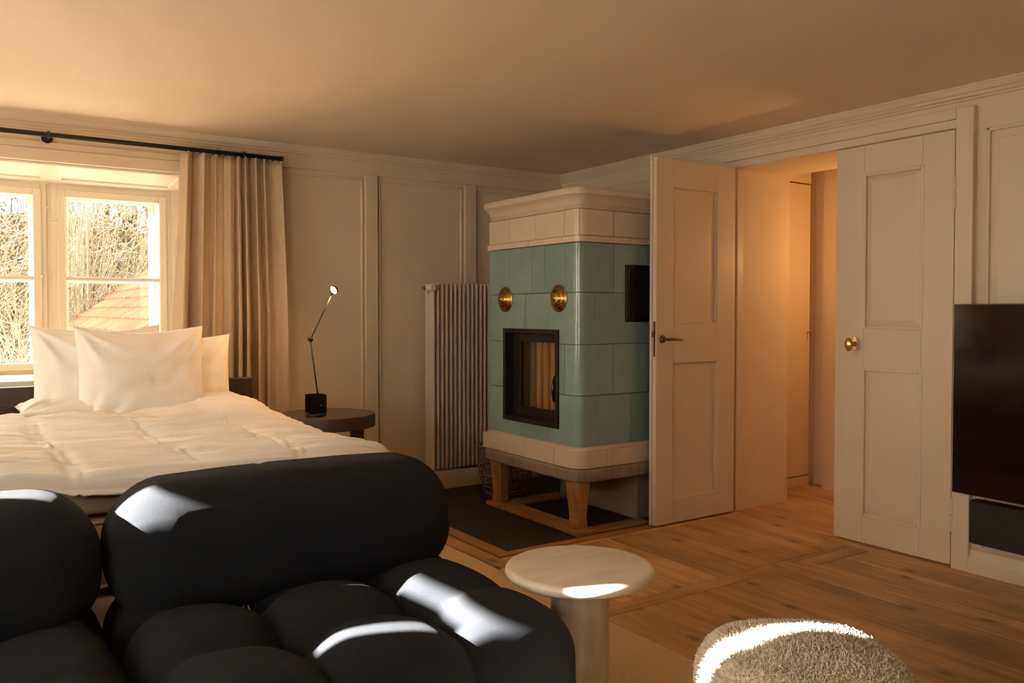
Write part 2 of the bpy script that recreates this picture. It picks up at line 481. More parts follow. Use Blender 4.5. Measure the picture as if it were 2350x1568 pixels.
# window casing and sill board
bpan('casing_board', WX0 - .12, WX1 + .10, 1.976, 2.013, 0.020)
bpan('casing_board', WX0 - .12, WX1 + .10, 1.912, 1.976, 0.028)
bpan('casing_board', WX1, WX1 + .10, 0.80, 1.912, 0.024)
bpan('casing_board', WX0 - .12, WX0, 0.80, 1.912, 0.024)
obj('window_sill', B(WX0 - .04, WX1 + .04, 4.845, 5.36, 0.770, 0.800), 'window_paint', wall_back, bevel=0.006)

# plinth under the radiator
tag(obj('baseboard_back', B((1.35, XR, 4.69, 4.90, 0, 0.115)), 'wall_paint', bevel=0.006), 'deep beige plinth along the floor under the radiator', 'baseboard', kind='structure')

# cornices
def cornice_profile():
    # (offset from wall, height)
    return [(0, 2.076), (0.012, 2.076), (0.012, 2.086), (0.022, 2.090), (0.022, 2.102), (0.030, 2.106), (0.038, 2.120), (0.040, 2.126), (0.044, 2.128), (0.044, ZC + .005), (0, ZC + .005)]
bm = bmesh.new(); extrude_profile(bm, [(YB - a, z) for a, z in cornice_profile()], 'x', XL, XR)
tag(obj('trim_1', bm, 'wall_paint'), 'stepped beige cornice along the window wall', 'cornice', kind='structure')
bm = bmesh.new(); extrude_profile(bm, [(XR - a, z) for a, z in cornice_profile()], 'y', YF, YB)
tag(obj('trim_2', bm, 'wall_paint'), 'stepped beige cornice above the double doors', 'cornice', kind='structure')

# ---- right wall with double-door opening and deep plastered reveal
bm = B((XR, 4.19, DY1, 4.95, -0.06, 2.35), (XR, 4.19, DY0, DY1, DZ, 2.35), (XR, 4.19, YF, DY0, -0.06, 2.35))
wall_right = tag(obj('wall_right', bm, 'wall_paint'), 'beige panelled wall around the double doors', 'wall', kind='structure')
obj('reveal_plaster', B((XR + .045, 4.195, DY1 - .012, DY1 + .002, 0.0, DZ)), 'hall_plaster', wall_right)
def rpan(name, y0, y1, z0, z1, proud, bev=0.004, back=0.004):
    return obj(name, B(XR - proud, XR + back, y0, y1, z0, z1), 'door_paint', wall_right, bevel=bev)
# casing round the doors
rpan('casing_board', 1.908, DY0 - .004, 0, 2.047, 0.030)
rpan('casing_board', DY0 - .004, 3.34, DZ + .003, 2.000, 0.022)
rpan('casing_board', DY0 - .004, 3.34, 2.000, 2.047, 0.030)
rpan('casing_board', DY1 + .004, 3.34, 0, DZ + .003, 0.020)
obj('door_jamb', B((XR - .005, XR + .045, DY1 - .022, DY1 + .006, 0, DZ)), 'door_paint', wall_right, bevel=0.004)
# wall panels right of the doors
for y0, y1 in ((0.95, 1.863), (-0.1, 0.85), (-1.15, -0.2)):
    for z0, z1 in ((0.115, 1.94),):
        rpan('moulding', y1 - .016, y1, z0, z1, 0.012); rpan('moulding', y0, y0 + .016, z0, z1, 0.012)
        rpan('moulding', y0, y1, z1 - .016, z1, 0.012); rpan('moulding', y0, y1, z0, z0 + .02, 0.012)
        rpan('panel', y0 + .05, y1 - .05, z0 + .05, z1 - .05, 0.006, 0.003)
bm = bmesh.new(); extrude_profile(bm, [(XR + .004, 0), (XR - .030, 0), (XR - .030, 0.055), (XR - .022, 0.07), (XR - .012, 0.10), (XR + .004, 0.112)], 'y', YF, 1.908)
tag(obj('baseboard_right', bm, 'door_paint'), 'pale moulded baseboard below the television', 'baseboard', kind='structure')
rpan('frieze_line', 3.34, 4.88, 1.985, 2.0, 0.010)

# ---- left wall with unseen openings added for the light, and the wall behind the camera
LW = ((2.085, 2.165, 1.20, 1.75), (2.430, 2.660, 1.555, 1.640), (2.430, 2.945, 1.25, 1.475), (3.15, 3.95, 0.72, 1.88), (0.20, 1.30, 0.75, 1.85))  # the first three are cut to shape the sun patches
WT = 0.06
wl = [(XL - WT, XL, YF, 0.20, 0, 2.35), (XL - WT, XL, 0.20, 1.30, 0, 0.75), (XL - WT, XL, 0.20, 1.30, 1.85, 2.35), (XL - WT, XL, 1.30, 2.085, 0, 2.35),
      (XL - WT, XL, 2.085, 2.165, 0, 1.20), (XL - WT, XL, 2.085, 2.165, 1.75, 2.35), (XL - WT, XL, 2.165, 2.430, 0, 2.35),
      (XL - WT, XL, 2.430, 2.945, 0, 1.25), (XL - WT, XL, 2.430, 2.945, 1.475, 1.555), (XL - WT, XL, 2.66, 2.945, 1.555, 1.640), (XL - WT, XL, 2.430, 2.945, 1.640, 2.35),
      (XL - WT, XL, 2.945, 3.15, 0, 2.35), (XL - WT, XL, 3.15, 3.95, 0, 0.72), (XL - WT, XL, 3.15, 3.95, 1.88, 2.35), (XL - WT, XL, 3.95, 5.72, 0, 2.35)]
tag(obj('wall_left', B(*wl), 'wall_paint'), 'beige wall left of the bed, with openings added for light', 'wall', kind='structure')
tag(obj('wall_front', B(XL - .3, 4.2, YF - .2, YF, 0, 2.35), 'wall_paint'), 'plain beige wall behind the viewer', 'wall', kind='structure')

# ---- hall behind the doors
bm = B((4.70, 4.95, 0.95, 3.362, 0, 2.4), (4.77, 4.95, 3.362, 3.60, 0, 2.4), (4.19, 4.73, 3.475, 3.60, 0, 0.063), (4.19, 4.73, 3.475, 3.60, 1.985, 2.4), (4.725, 4.77, 3.475, 3.60, 0, 2.4), (4.10, 4.30, 3.475, 3.60, 0, 2.4), (4.19, 4.95, 0.8, 0.95, 0, 2.4), (4.19, 4.95, 0.8, 3.6, 2.32, 2.4), (4.19, 4.22, 3.257, 3.60, 0, 2.4), (4.10, 4.95, 3.60, 3.70, -0.05, 2.4), (4.19, 4.95, 0.8, 3.7, -0.12, -0.03))
for v in bm.verts:
    if abs(v.co.z) < 1e-6: v.co.z = -0.06
wall_hall = tag(obj('wall_hall', bm, 'hall_plaster'), 'lamplit orange plaster walls of the hall beyond the doors', 'wall', kind='structure')
d3 = thing('door_3', 'flush plastered closet door at the end of the lit hall', 'door', (4.5, 3.48, 0), kind='structure')
obj('leaf', B(4.30, 4.716, 3.474, 3.51, 0.070, 1.976), 'hall_plaster', d3, bevel=0.002)
bm = T([(4.690, 3.474, 1.01), (4.690, 3.452, 1.01), (4.690, 3.446, 1.0), (4.684, 3.444, 0.985)], 0.004, 6)
obj('key_pull', bm, 'brass', d3, smooth=True)

# ---- door leaves
def door_leaf(name, label, along, u0, u1, f0, f1, z0, z1, panels, raised):
    """along: 'x' or 'y' axis of the leaf width; f0 visible face, f1 back face"""
    t = thing(name, label, 'door', ((u0 + u1) / 2, f0, 0) if along == 'x' else (f0, (u0 + u1) / 2, 0), kind='structure')
    def bx(nm, a0, a1, g0, g1, c0, c1, bev=0.0025):
        q = (a0, a1, min(g0, g1), max(g0, g1), c0, c1) if along == 'x' else (min(g0, g1), max(g0, g1), a0, a1, c0, c1)
        return obj(nm, B(*q), 'door_paint', t, bevel=bev)
    p0, p1 = panels[0][0], panels[0][1]
    bx('stile', u0, p0, f0, f1, z0, z1); bx('stile', p1, u1, f0, f1, z0, z1)
    zs = [z0] + [z for pn in sorted(panels, key=lambda q: q[2]) for z in pn[2:4]] + [z1]
    for a, b in zip(zs[0::2], zs[1::2]): bx('rail', p0, p1, f0, f1, a, b)
    s = 1 if f1 > f0 else -1
    for (a0, a1, c0, c1) in panels:
        bx('panel', a0 - .004, a1 + .004, f0 + s * 0.016, f1 - s * 0.004, c0 - .004, c1 + .004, 0.001)
        if raised:
            # bevelled raised field
            bm = bmesh.new(); i = 0.036
            def V(a, g, c): return (a, g, c) if along == 'x' else (g, a, c)
            o_ = [V(a0, f0 + s * .013, c0), V(a1, f0 + s * .013, c0), V(a1, f0 + s * .013, c1), V(a0, f0 + s * .013, c1)]
            n_ = [V(a0 + i, f0 + s * .001, c0 + i), V(a1 - i, f0 + s * .001, c0 + i), V(a1 - i, f0 + s * .001, c1 - i), V(a0 + i, f0 + s * .001, c1 - i)]
            vo = [bm.verts.new(q) for q in o_]; vi = [bm.verts.new(q) for q in n_]
            for k in range(4): bm.faces.new((vo[k], vo[(k + 1) % 4], vi[(k + 1) % 4], vi[k]))
            bm.faces.new(vi)
            obj('raised_field', bm, 'door_paint', t)
            m = 0.009
            for q in ((a0 - m, a0 + m, c0 - m, c1 + m), (a1 - m, a1 + m, c0 - m, c1 + m), (a0 + m, a1 - m, c0 - m, c0 + m), (a0 + m, a1 - m, c1 - m, c1 + m)):
                bx('moulding', q[0], q[1], f0 - s * 0.003, f0 + s * 0.012, q[2], q[3], 0.004)
        else:
            m = 0.007
            for q in ((a0, a0 + m, c0, c1), (a1 - m, a1, c0, c1), (a0, a1, c0, c0 + m), (a0, a1, c1 - m, c1)):
                bx('moulding', q[0], q[1], f0 + s * 0.008, f0 + s * 0.017, q[2], q[3], 0.003)
    return t

d1 = door_leaf('door_1', 'open left door leaf with recessed panels, lit orange by the hall', 'x', 3.092, 3.700, 3.222, 3.262, 0.012, 1.958,
               [(3.217, 3.558, 1.082, 1.806), (3.217, 3.558, 0.143, 0.871)], False)
obj('rebate_strip', B(3.082, 3.092, 3.246, 3.262, 0.012, 1.966), 'door_paint', d1, bevel=0.002)
obj('lock_plate', B(3.089, 3.0925, 3.228, 3.240, 0.910, 1.096), 'iron', d1, bevel=0.001)
obj('latch_bolt', B(3.080, 3.093, 3.228, 3.243, 1.012, 1.042), 'iron', d1, bevel=0.002)
bm = LA([(0.0, -0.012), (0.014, -0.012), (0.020, -0.006), (0.022, 0.0)], (3.137, 3.222, 1.0), 'y', 20)
lathe(bm, [(0.007, -0.045), (0.008, -0.030), (0.008, -0.010)], (3.137, 3.222, 1.0), 'y', 12)
tube(bm, [(3.133, 3.180, 1.0), (3.16, 3.178, 1.001), (3.20, 3.180, 1.0), (3.252, 3.184, 0.996)], [0.009, 0.0085, 0.007, 0.0045], 10)
h = obj('lever_handle', bm, 'iron', d1, smooth=True, label='dark brass lever handle'); smooth_by_angle(h)
d2 = door_leaf('door_2', 'closed right door leaf with raised panels and brass knob beside the television', 'y', 1.995, 2.590, 3.722, 3.762, 0.010, 1.955,
               [(2.142, 2.434, 1.070, 1.812), (2.142, 2.434, 0.147, 0.866)], True)
bm = bmesh.new()
n = 28; ring = []
for k in range(n):
    a = 2 * math.pi * k / n
    ring.append((2.477 + 0.013 * math.cos(a), 0.989 + 0.034 * math.sin(a)))
extrude_profile(bm, ring, 'x', 3.716, 3.7225)
obj('knob_plate', bm, 'bright_brass', d2, bevel=0.001)
bm = LA([(0.012, 0.0), (0.012, -0.008), (0.0075, -0.016), (0.0075, -0.034), (0.010, -0.040)], (3.716, 2.477, 0.987), 'x', 20)
obj('knob_neck', bm, 'brass', d2, smooth=True)
bm = bmesh.new(); bmesh.ops.create_uvsphere(bm, u_segments=24, v_segments=14, radius=1.0)
for v in bm.verts: v.co = Vector((3.668 + v.co.x * 0.013, 2.477 + v.co.y * 0.021, 0.986 + v.co.z * 0.034))
obj('oval_knob', bm, 'bright_brass', d2, smooth=True, label='oval brass knob')
for z in (1.718, 1.024 - .784 + .04):
    pass
for z0, z1 in ((1.600, 1.755), (0.162, 0.320)):
    zm = (z0 + z1) / 2
    for a, b in ((z0, zm - .001), (zm + .001, z1)):
        bm = LA([(0.004, 0), (0.0085, 0.004), (0.0085, b - a - .004), (0.004, b - a)], (3.713, 1.987, a), 'z', 14)
        obj('hinge_barrel', bm, 'door_paint', d2, smooth=True)

# ---- windows of the recess: frame, sashes, muntins, panes, outer sashes
def casement(name, label, x0, x1, ya=5.36, hinge_right=True):
    t = thing(name, label, 'window', ((x0 + x1) / 2, 5.4, 0.80), kind='structure')
    W = 'window_paint'
    def ring(nm, a0, a1, c0, c1, w, y0, y1, bev=0.004, wt=None, wb=None):
        wt = wt or w; wb = wb or w
        obj(nm + '_stile', B(a0, a0 + w, y0, y1, c0, c1), W, t, bevel=bev); obj(nm + '_stile', B(a1 - w, a1, y0, y1, c0, c1), W, t, bevel=bev)
        obj(nm + '_rail', B(a0 + w, a1 - w, y0, y1, c0, c0 + wb), W, t, bevel=bev); obj(nm + '_rail', B(a0 + w, a1 - w, y0, y1, c1 - wt, c1), W, t, bevel=bev)
    z0, z1 = 0.792, 1.862
    ring('frame', x0, x1, z0, z1, 0.030, ya + .01, ya + .10)
    s0, s1, sb, st = x0 + .026, x1 - .026, z0 + .025, z1 - .026
    ring('sash', s0, s1, sb, st, 0.042, ya - .004, ya + .045, 0.006)
    g0, g1, gb, gt = s0 + .042, s1 - .042, sb + .042, st - .042
    zm = 1.334
    obj('muntin', B(g0, g1, ya + .006, ya + .036, zm - .011, zm + .011), W, t, bevel=0.004)
    for a, b in ((gb, zm - .011), (zm + .011, gt)):
        obj('pane', B(g0 - .004, g1 + .004, ya + .020, ya + .023, a - .004, b + .004), 'window_glass', t)
    # outer sash
    yo = 5.660; xo0, xo1 = x0 + .080, x1 - .036
    ring('outer_sash', xo0, xo1, z0 + .005, 1.842, 0.030, yo, yo + .04, 0.004)
    obj('outer_muntin', B(xo0 + .030, xo1 - .030, yo + .004, yo + .034, zm - .013, zm + .013), W, t, bevel=0.003)
    for a, b in ((z0 + .032, zm - .013), (zm + .013, 1.815)):
        obj('outer_pane', B(xo0 + .026, xo1 - .026, yo + .018, yo + .021, a, b), 'window_glass', t)
    # hooks and knob
    for zz in ((1.70,)):
        hx = x1 - .018 if hinge_right else x0 + .018
    if hinge_right:
        obj('hinge_pin', T([(x1 - .004, ya - .010, 1.685), (x1 - .004, ya - .010, 1.735)], 0.005, 8), W, t, smooth=True)
        obj('hook', T([(x0 + .03, ya - .008, 1.659), (x0 + .0, ya - .02, 1.657), (x0 - .006, ya - .022, 1.657)], [0.003, 0.003, 0.007], 8), W, t, smooth=True)
    else:
        obj('hook', T([(x1 - .03, ya - .008, 1.742), (x1 + .008, ya - .02, 1.722), (x1 + .016, ya - .022, 1.720)], [0.003, 0.003, 0.007], 8), W, t, smooth=True)
        bm = LA([(0.0, -0.03), (0.010, -0.026), (0.012, -0.016), (0.006, -0.006), (0.008, 0.0)], (x1 - .026, ya, 1.343), 'y', 14)
        obj('turn_knob', bm, W, t, smooth=True)
    return t
casement('window_1', 'right casement window above the pillows beside the curtain', 0.502, 1.136)
casement('window_2', 'casement window left of the mullion, cut by the picture edge', -0.158, 0.476, hinge_right=False)
casement('window_3', 'casement window over the far side of the bed, outside the picture', -0.818, -0.184)
tag(obj('window_4', B((0.476, 0.502, 5.385, 5.62, 0.78, 1.90), (-0.184, -0.158, 5.385, 5.62, 0.78, 1.90), (WX0, -0.818, 5.37, 5.62, 0.775, 1.95), (1.136, WX1, 5.37, 5.62, 0.775, 1.95), (-0.818, 1.136, 5.37, 5.62, 1.858, 1.95), (-0.818, 1.136, 5.37, 5.66, 0.76, 0.793), (1.100, WX1, 5.47, 5.715, 0.76, 1.95), (0.440, 0.587, 5.47, 5.715, 0.76, 1.95), (-0.220, -0.073, 5.47, 5.715, 0.76, 1.95), (WX0, -0.733, 5.47, 5.715, 0.76, 1.95), (WX0, WX1, 5.47, 5.715, 1.842, 1.96), (WX0, WX1, 5.47, 5.715, 0.70, 0.797)), 'window_paint'), 'cream mullions and frame of the window row in the recess', 'window frame', kind='structure')

# unseen left wall windows, added for sun patches and fill light
for i, (nm, lab, rects) in enumerate((('sun_openings', 'unseen openings in the left wall, cut to shape the sun patches', LW[:3]), ('fill_window_bed', 'unseen window added beside the bed for soft fill light, behind a diffuser', LW[3:4]), ('fill_window_viewer', 'unseen window added beside the viewer for foreground fill, behind a diffuser', LW[4:]))):
    t = thing(nm, lab, 'window', (XL - .08, (rects[0][0] + rects[0][1]) / 2, rects[0][2]), kind='structure')
    for (y0, y1, z0, z1) in rects:
        fx0, fx1, fw = XL - .075, XL - WT, 0.012
        for q in ((y0 - fw, y0, z0 - fw, z1 + fw), (y1, y1 + fw, z0 - fw, z1 + fw), (y0, y1, z0 - fw, z0), (y0, y1, z1, z1 + fw)):
            obj('frame', B(fx0, fx1, *q), 'window_paint', t)
        obj('pane', B(XL - .066, XL - .063, y0, y1, z0, z1), 'window_glass', t)
        if y1 - y0 > 1:
            for k in (1, 2, 3):
                ym = y0 + (y1 - y0) * k / 4
                obj('mullion', B(XL - .05, XL - .01, ym - .03, ym + .03, z0, z1), 'window_paint', t, bevel=0.004)
for (nm, lab, y0, y1, m) in (('bed_diffuser', 'unseen sheer cloth added to spread fill light over the bed side', 3.15, 3.95, 'sheer_diffuser'), ('viewer_diffuser', 'unseen dense cloth added to spread fill light over the foreground', 0.20, 1.30, 'dense_diffuser')):  # unseen diffusers, added to turn sun into soft fill
    sb = thing(nm, lab, 'light diffuser', (XL + .03, (y0 + y1) / 2, 1.92))
    bm = bmesh.new(); grid_mesh(bm, lambda i, j: (XL + .030 + .010 * math.sin(i * 0.9), y0 - .05 + (y1 - y0 + .1) * i / 60, 1.93 - 1.27 * j / 4), 60, 4)
    obj('cloth', bm, m, sb, smooth=True)
    obj('headrail', B(XL + .002, XL + .045, y0 - .06, y1 + .06, 1.93, 1.97), 'window_paint', sb, bevel=0.004)
    obj('bottom_bar', B(XL + .022, XL + .038, y0 - .05, y1 + .05, 0.645, 0.665), 'window_paint', sb, bevel=0.004)

# ================================================================== TILED STOVE
SX, SY, SYB, SXR = 2.660, 3.330, 4.175, 3.715     # front face x, side face y, far end, wall end
stove = thing('tiled_stove', 'sage green tiled stove with cream crown on wooden legs', 'stove', (3.1, 3.75, 0))
def plan_path(o, r=0.045, end=SXR, seg=6):
    x, y0, y1 = SX - o, SY - o, SYB + o; r = r + o
    pts = [(end, y1)]
    for k in range(seg + 1):
        a = math.pi / 2 + (math.pi / 2) * k / seg
        pts.append((x + r + r * math.cos(a), y1 - r + r * math.sin(a)))
    for k in range(seg + 1):
        a = math.pi + (math.pi / 2) * k / seg
        pts.append((x + r + r * math.cos(a), y0 + r + r * math.sin(a)))
    pts.append((end, y0)); return pts
def sweep_stove(name, prof, m, r=0.045, parent=stove, close=True):
    bm = bmesh.new(); rings = [[bm.verts.new((p[0], p[1], z)) for p in plan_path(o, r)] for o, z in prof]
    n = len(rings[0])
    for a, b in zip(rings, rings[1:]):
        for k in range(n - 1): bm.faces.new((a[k], a[k + 1], b[k + 1], b[k]))
    bm.faces.new(rings[0]); bm.faces.new(rings[-1][::-1])
    o = obj(name, bm, m, parent); smooth_by_angle(o, 30); return o
# body core with firebox cavity
HY0, HY1, HZ0, HZ1 = 3.512, 3.994, 0.548, 1.034
c0, c1 = SX + .018, SY + .018
obj('body', B((c0, SXR, c1, HY0, 0.30, 1.76), (c0, SXR, HY1, SYB - .004, 0.30, 1.76), (c0, SXR, HY0, HY1, 0.30, HZ0), (c0, SXR, HY0, HY1, HZ1, 1.76), (3.05, SXR, HY0, HY1, HZ0, HZ1)), 'grout', stove)
obj('crown_core', B((SX + .012, SXR - .01, SY + .012, SYB - .008, 1.506, 1.765)), 'grout_cream', stove)
obj('base_core', B((SX + .012, SXR - .01, SY + .012, SYB - .008, 0.31, 0.446)), 'grout_cream', stove)
g = 0.0012
def rect_minus(y0, y1, z0, z1, hole):
    a0, a1, b0, b1 = hole
    if a1 <= y0 or a0 >= y1 or b1 <= z0 or b0 >= z1: return [(y0, y1, z0, z1)]
    out = []
    if y0 < a0: out.append((y0, a0, z0, z1))
    if a1 < y1: out.append((a1, y1, z0, z1))
    m0, m1 = max(y0, a0), min(y1, a1)
    if z0 < b0: out.append((m0, m1, z0, b0))
    if b1 < z1: out.append((m0, m1, b1, z1))
    return out
def tile_row(nm, z0, z1, fj, sj, o, m, bev=0.0018, hole=None, shole=None, thick=0.020):
    """one course of tiles: fj joints (y) on the front face from far to near, sj joints (x) on the side; a corner tile wraps the edge"""
    xs, ys = SX - o, SY - o
    ys_list = [SYB + o] + list(fj)
    for a, b in zip(ys_list, ys_list[1:]):
        rs = rect_minus(b + g, a - g, z0 + g, z1 - g, hole) if hole else [(b + g, a - g, z0 + g, z1 - g)]
        if rs: obj(nm, B(*[(xs, xs + thick + o, r[0], r[1], r[2], r[3]) for r in rs]), m, stove, bevel=bev if len(rs) == 1 else 0)
    # corner tile
    r = 0.045 + o; t = thick + o * 0.5; yj, xj = fj[-1] - g, sj[0] - g
    rest = []
    if hole and yj > hole[0] and hole[2] < z1 and hole[3] > z0:
        rest = rect_minus(hole[0], yj, z0 + g, z1 - g, hole); yj = hole[0]
    outer = [(xs, yj)] + [(xs + r + r * math.cos(math.pi + k * math.pi / 16), ys + r + r * math.sin(math.pi + k * math.pi / 16)) for k in range(9)] + [(xj, ys)]
    ri = r - t
    inner = [(xj, ys + t)] + [(xs + r + ri * math.cos(1.5 * math.pi - k * math.pi / 16), ys + r + ri * math.sin(1.5 * math.pi - k * math.pi / 16)) for k in range(9)] + [(xs + t, yj)]
    bm = bmesh.new()
    zz0, zz1 = z0 + g, z1 - g
    n = len(outer); inn = inner[::-1]
    vo0 = [bm.verts.new((*p, zz0)) for p in outer]; vo1 = [bm.verts.new((*p, zz1)) for p in outer]
    vi0 = [bm.verts.new((*p, zz0)) for p in inn]; vi1 = [bm.verts.new((*p, zz1)) for p in inn]
    for k in range(n - 1):
        bm.faces.new((vo0[k], vo0[k + 1], vo1[k + 1], vo1[k])); bm.faces.new((vi0[k + 1], vi0[k], vi1[k], vi1[k + 1]))
        bm.faces.new((vo1[k], vo1[k + 1], vi1[k + 1], vi1[k])); bm.faces.new((vo0[k + 1], vo0[k], vi0[k], vi0[k + 1]))
    bm.faces.new((vo0[0], vo1[0], vi1[0], vi0[0])); bm.faces.new((vo0[-1], vi0[-1], vi1[-1], vo1[-1]))
    for q in rest: box(bm, xs, xs + thick + o, *q)
    c = obj(nm, bm, m, stove, bevel=0 if rest else bev); smooth_by_angle(c, 30)
    xl = list(sj) + [SXR]
    for a, b in zip(xl, xl[1:]):
        rs = rect_minus(a + g, b - g, z0 + g, z1 - g, shole) if shole else [(a + g, b - g, z0 + g, z1 - g)]
        if rs: obj(nm, B(*[(r[0], r[1], ys, ys + thick + o, r[2], r[3]) for r in rs]), m, stove, bevel=bev if len(rs) == 1 else 0)
FH = (HY0 - .006, HY1 + .006, HZ0 - .006, HZ1 + .006)
SH = (2.985, 3.40, 1.100, 1.385)
tile_row('green_tile', 1.245, 1.502, (3.957, 3.739, 3.627, 3.451), (2.893, 3.130, 3.365, 3.60), 0, 'tile_green', shole=SH)
tile_row('green_tile', 0.978, 1.245, (4.002, 3.806, 3.583), (2.762, 2.988, 3.225, 3.46), 0, 'tile_green', hole=FH, shole=SH)
tile_row('green_tile', 0.714, 0.978, (4.048, 3.752, 3.450), (2.893, 3.130, 3.365, 3.60), 0, 'tile_green', hole=FH)
tile_row('green_tile', 0.450, 0.714, (4.071, 3.844, 3.578), (2.778, 3.015, 3.25, 3.49), 0, 'tile_green', hole=FH)
tile_row('cream_band_tile', 1.502, 1.536, (4.03, 3.765, 3.462), (2.995, 3.30), 0.008, 'tile_cream')
tile_row('cream_tile', 1.536, 1.672, (3.960, 3.705, 3.452), (2.893, 3.150, 3.42), 0.0, 'tile_cream')
tile_row('base_tile', 0.343, 0.436, (3.779, 3.50), (2.827, 3.12, 3.42), 0.030, 'tile_cream', bev=0.004)
sweep_stove('base_moulding', [(0.030, 0.436), (0.029, 0.441), (0.016, 0.450), (0.002, 0.453)], 'tile_cream')
sweep_stove('crown_moulding', [(0.0, 1.672), (0.006, 1.674), (0.009, 1.679), (0.006, 1.684), (0.010, 1.687), (0.014, 1.692), (0.011, 1.697), (0.013, 1.702), (0.020, 1.716), (0.034, 1.732), (0.048, 1.740), (0.052, 1.742), (0.052, 1.766), (0.048, 1.768), (0.046, 1.774), (0.020, 1.778)], 'tile_cream')
sl = sweep_stove('stone_slab', [(0.030, 0.276), (0.038, 0.282), (0.042, 0.292), (0.042, 0.332), (0.036, 0.342), (0.020, 0.343)], 'sandstone')
# firebox door
fd = obj('fire_door_frame', B((2.648, 2.662, 3.493, 3.516, 0.530, 1.052), (2.648, 2.662, 3.990, 4.012, 0.530, 1.052), (2.648, 2.662, 3.516, 3.990, 0.530, 0.555), (2.648, 2.662, 3.516, 3.990, 1.027, 1.052)), 'black_steel', stove, bevel=0.0015)
obj('frame_return', B((2.662, 2.745, 3.512, 3.518, 0.548, 1.034), (2.662, 2.745, 3.988, 3.994, 0.548, 1.034), (2.662, 2.745, 3.518, 3.988, 0.548, 0.556), (2.662, 2.745, 3.518, 3.988, 1.026, 1.034)), 'black_steel', fd)
fl = obj('fire_door_leaf', B((2.700, 2.722, 3.522, 3.562, 0.562, 1.020), (2.700, 2.722, 3.905, 3.984, 0.562, 1.020), (2.700, 2.722, 3.562, 3.905, 0.562, 0.612), (2.700, 2.722, 3.562, 3.905, 0.978, 1.020)), 'black_steel', stove, bevel=0.002)
obj('glass', B(2.708, 2.712, 3.560, 3.907, 0.610, 0.980), 'stove_glass', fl)
bm = T([(2.702, 3.548, 0.800), (2.672, 3.548, 0.805), (2.664, 3.548, 0.785), (2.660, 3.546, 0.750), (2.660, 3.545, 0.700), (2.664, 3.545, 0.668)], [0.005, 0.005, 0.006, 0.011, 0.010, 0.004], 10)
obj('handle', bm, 'black_steel_gloss', fl, smooth=True)
# fluted fireclay lining
obj('firebox_back', B(2.86, 3.04, HY0 + .002, HY1 - .002, HZ0 + .002, HZ1 - .002), 'firebrick', stove)
for k in range(7):
    y = HY0 + .010 + 0.0675 * k
    obj('fluted_brick', B(2.800, 2.862, y, y + .040, HZ0 + .004, HZ1 - .004), 'firebrick', stove, bevel=0.012, seg=3)
# brass vents
for i, y in enumerate((3.999, 3.497)):
    prof = [(0.072, 0.0), (0.072, -0.004), (0.066, -0.009), (0.060, -0.007), (0.056, -0.010), (0.052, -0.018), (0.046, -0.020), (0.043, -0.017), (0.038, -0.020), (0.033, -0.030), (0.026, -0.034), (0.016, -0.033), (0.010, -0.036), (0.006, -0.042), (0.0005, -0.044)]
    bm = LA(prof, (SX, y, 1.216), 'x', 40)
    v = obj('brass_vent', bm, 'brass', stove, label='round stepped brass vent cap'); smooth_by_angle(v, 50)
# side oven door
od = obj('oven_frame', B((2.972, 2.992, SY - .010, SY + .010, 1.092, 1.394), (3.40, 3.42, SY - .010, SY + .010, 1.092, 1.394), (2.992, 3.40, SY - .010, SY + .010, 1.092, 1.112), (2.992, 3.40, SY - .010, SY + .010, 1.374, 1.394)), 'black_steel_gloss', stove, bevel=0.001)
obj('oven_leaf', B(2.994, 3.398, SY + .004, SY + .016, 1.114, 1.372), 'black_steel', stove, bevel=0.002)
bm = LA([(0.003, 0), (0.0045, 0.002), (0.0045, 0.025), (0.003, 0.027), (0.003, 0.03), (0.0042, 0.033), (0.0042, 0.06), (0.0026, 0.064), (0.0026, 0.20), (0.004, 0.205), (0.004, 0.23), (0.003, 0.233), (0.0045, 0.236), (0.0045, 0.258), (0.003, 0.26)], (2.996, SY - .002, 1.113), 'z', 12)
obj('hinge_rod', bm, 'brass', od, smooth=True)
# legs: tapered octagonal posts on the floor frame
def stove_leg(cx, cy):
    bm = bmesh.new(); rings = []
    for hw, z in ((0.040, 0.030), (0.043, 0.036), (0.043, 0.062), (0.038, 0.068), (0.041, 0.072), (0.037, 0.080), (0.054, 0.276)):
        ch = hw * 0.62
        pts = [(hw, ch), (ch, hw), (-ch, hw), (-hw, ch), (-hw, -ch), (-ch, -hw), (ch, -hw), (hw, -ch)]
        rings.append([bm.verts.new((cx + p[0], cy + p[1], z)) for p in pts])
    for a, b in zip(rings, rings[1:]):
        for k in range(8): bm.faces.new((a[k], a[(k + 1) % 8], b[(k + 1) % 8], b[k]))
    bm.faces.new(rings[0]); bm.faces.new(rings[-1][::-1])
    return obj('leg', bm, 'leg_wood', stove)
lg = stove_leg(2.690, 3.372)
link_copy(lg, stove, (0.0, 0.725, 0))
obj('foot_rail', B(2.636, 2.752, 3.440, 4.030, 0.004, 0.032), 'frame_wood', stove, bevel=0.006)
obj('foot_rail', B(2.740, 3.128, 4.030, 4.130, 0.004, 0.030), 'frame_wood_x', stove, bevel=0.006)
obj('foot_rail', B(2.752, 3.128, 3.300, 3.395, 0.004, 0.020), 'frame_wood_x', stove, bevel=0.006)
obj('foot_block', B(2.628, 2.752, 3.290, 3.440, 0.004, 0.032), 'leg_wood', stove, bevel=0.008)
obj('foot_block', B(2.628, 2.740, 4.030, 4.165, 0.004, 0.032), 'leg_wood', stove, bevel=0.008)
obj('masonry_plinth', B(3.130, 3.715, 3.410, 4.10, 0.004, 0.300), 'plinth_plaster', stove, bevel=0.006)

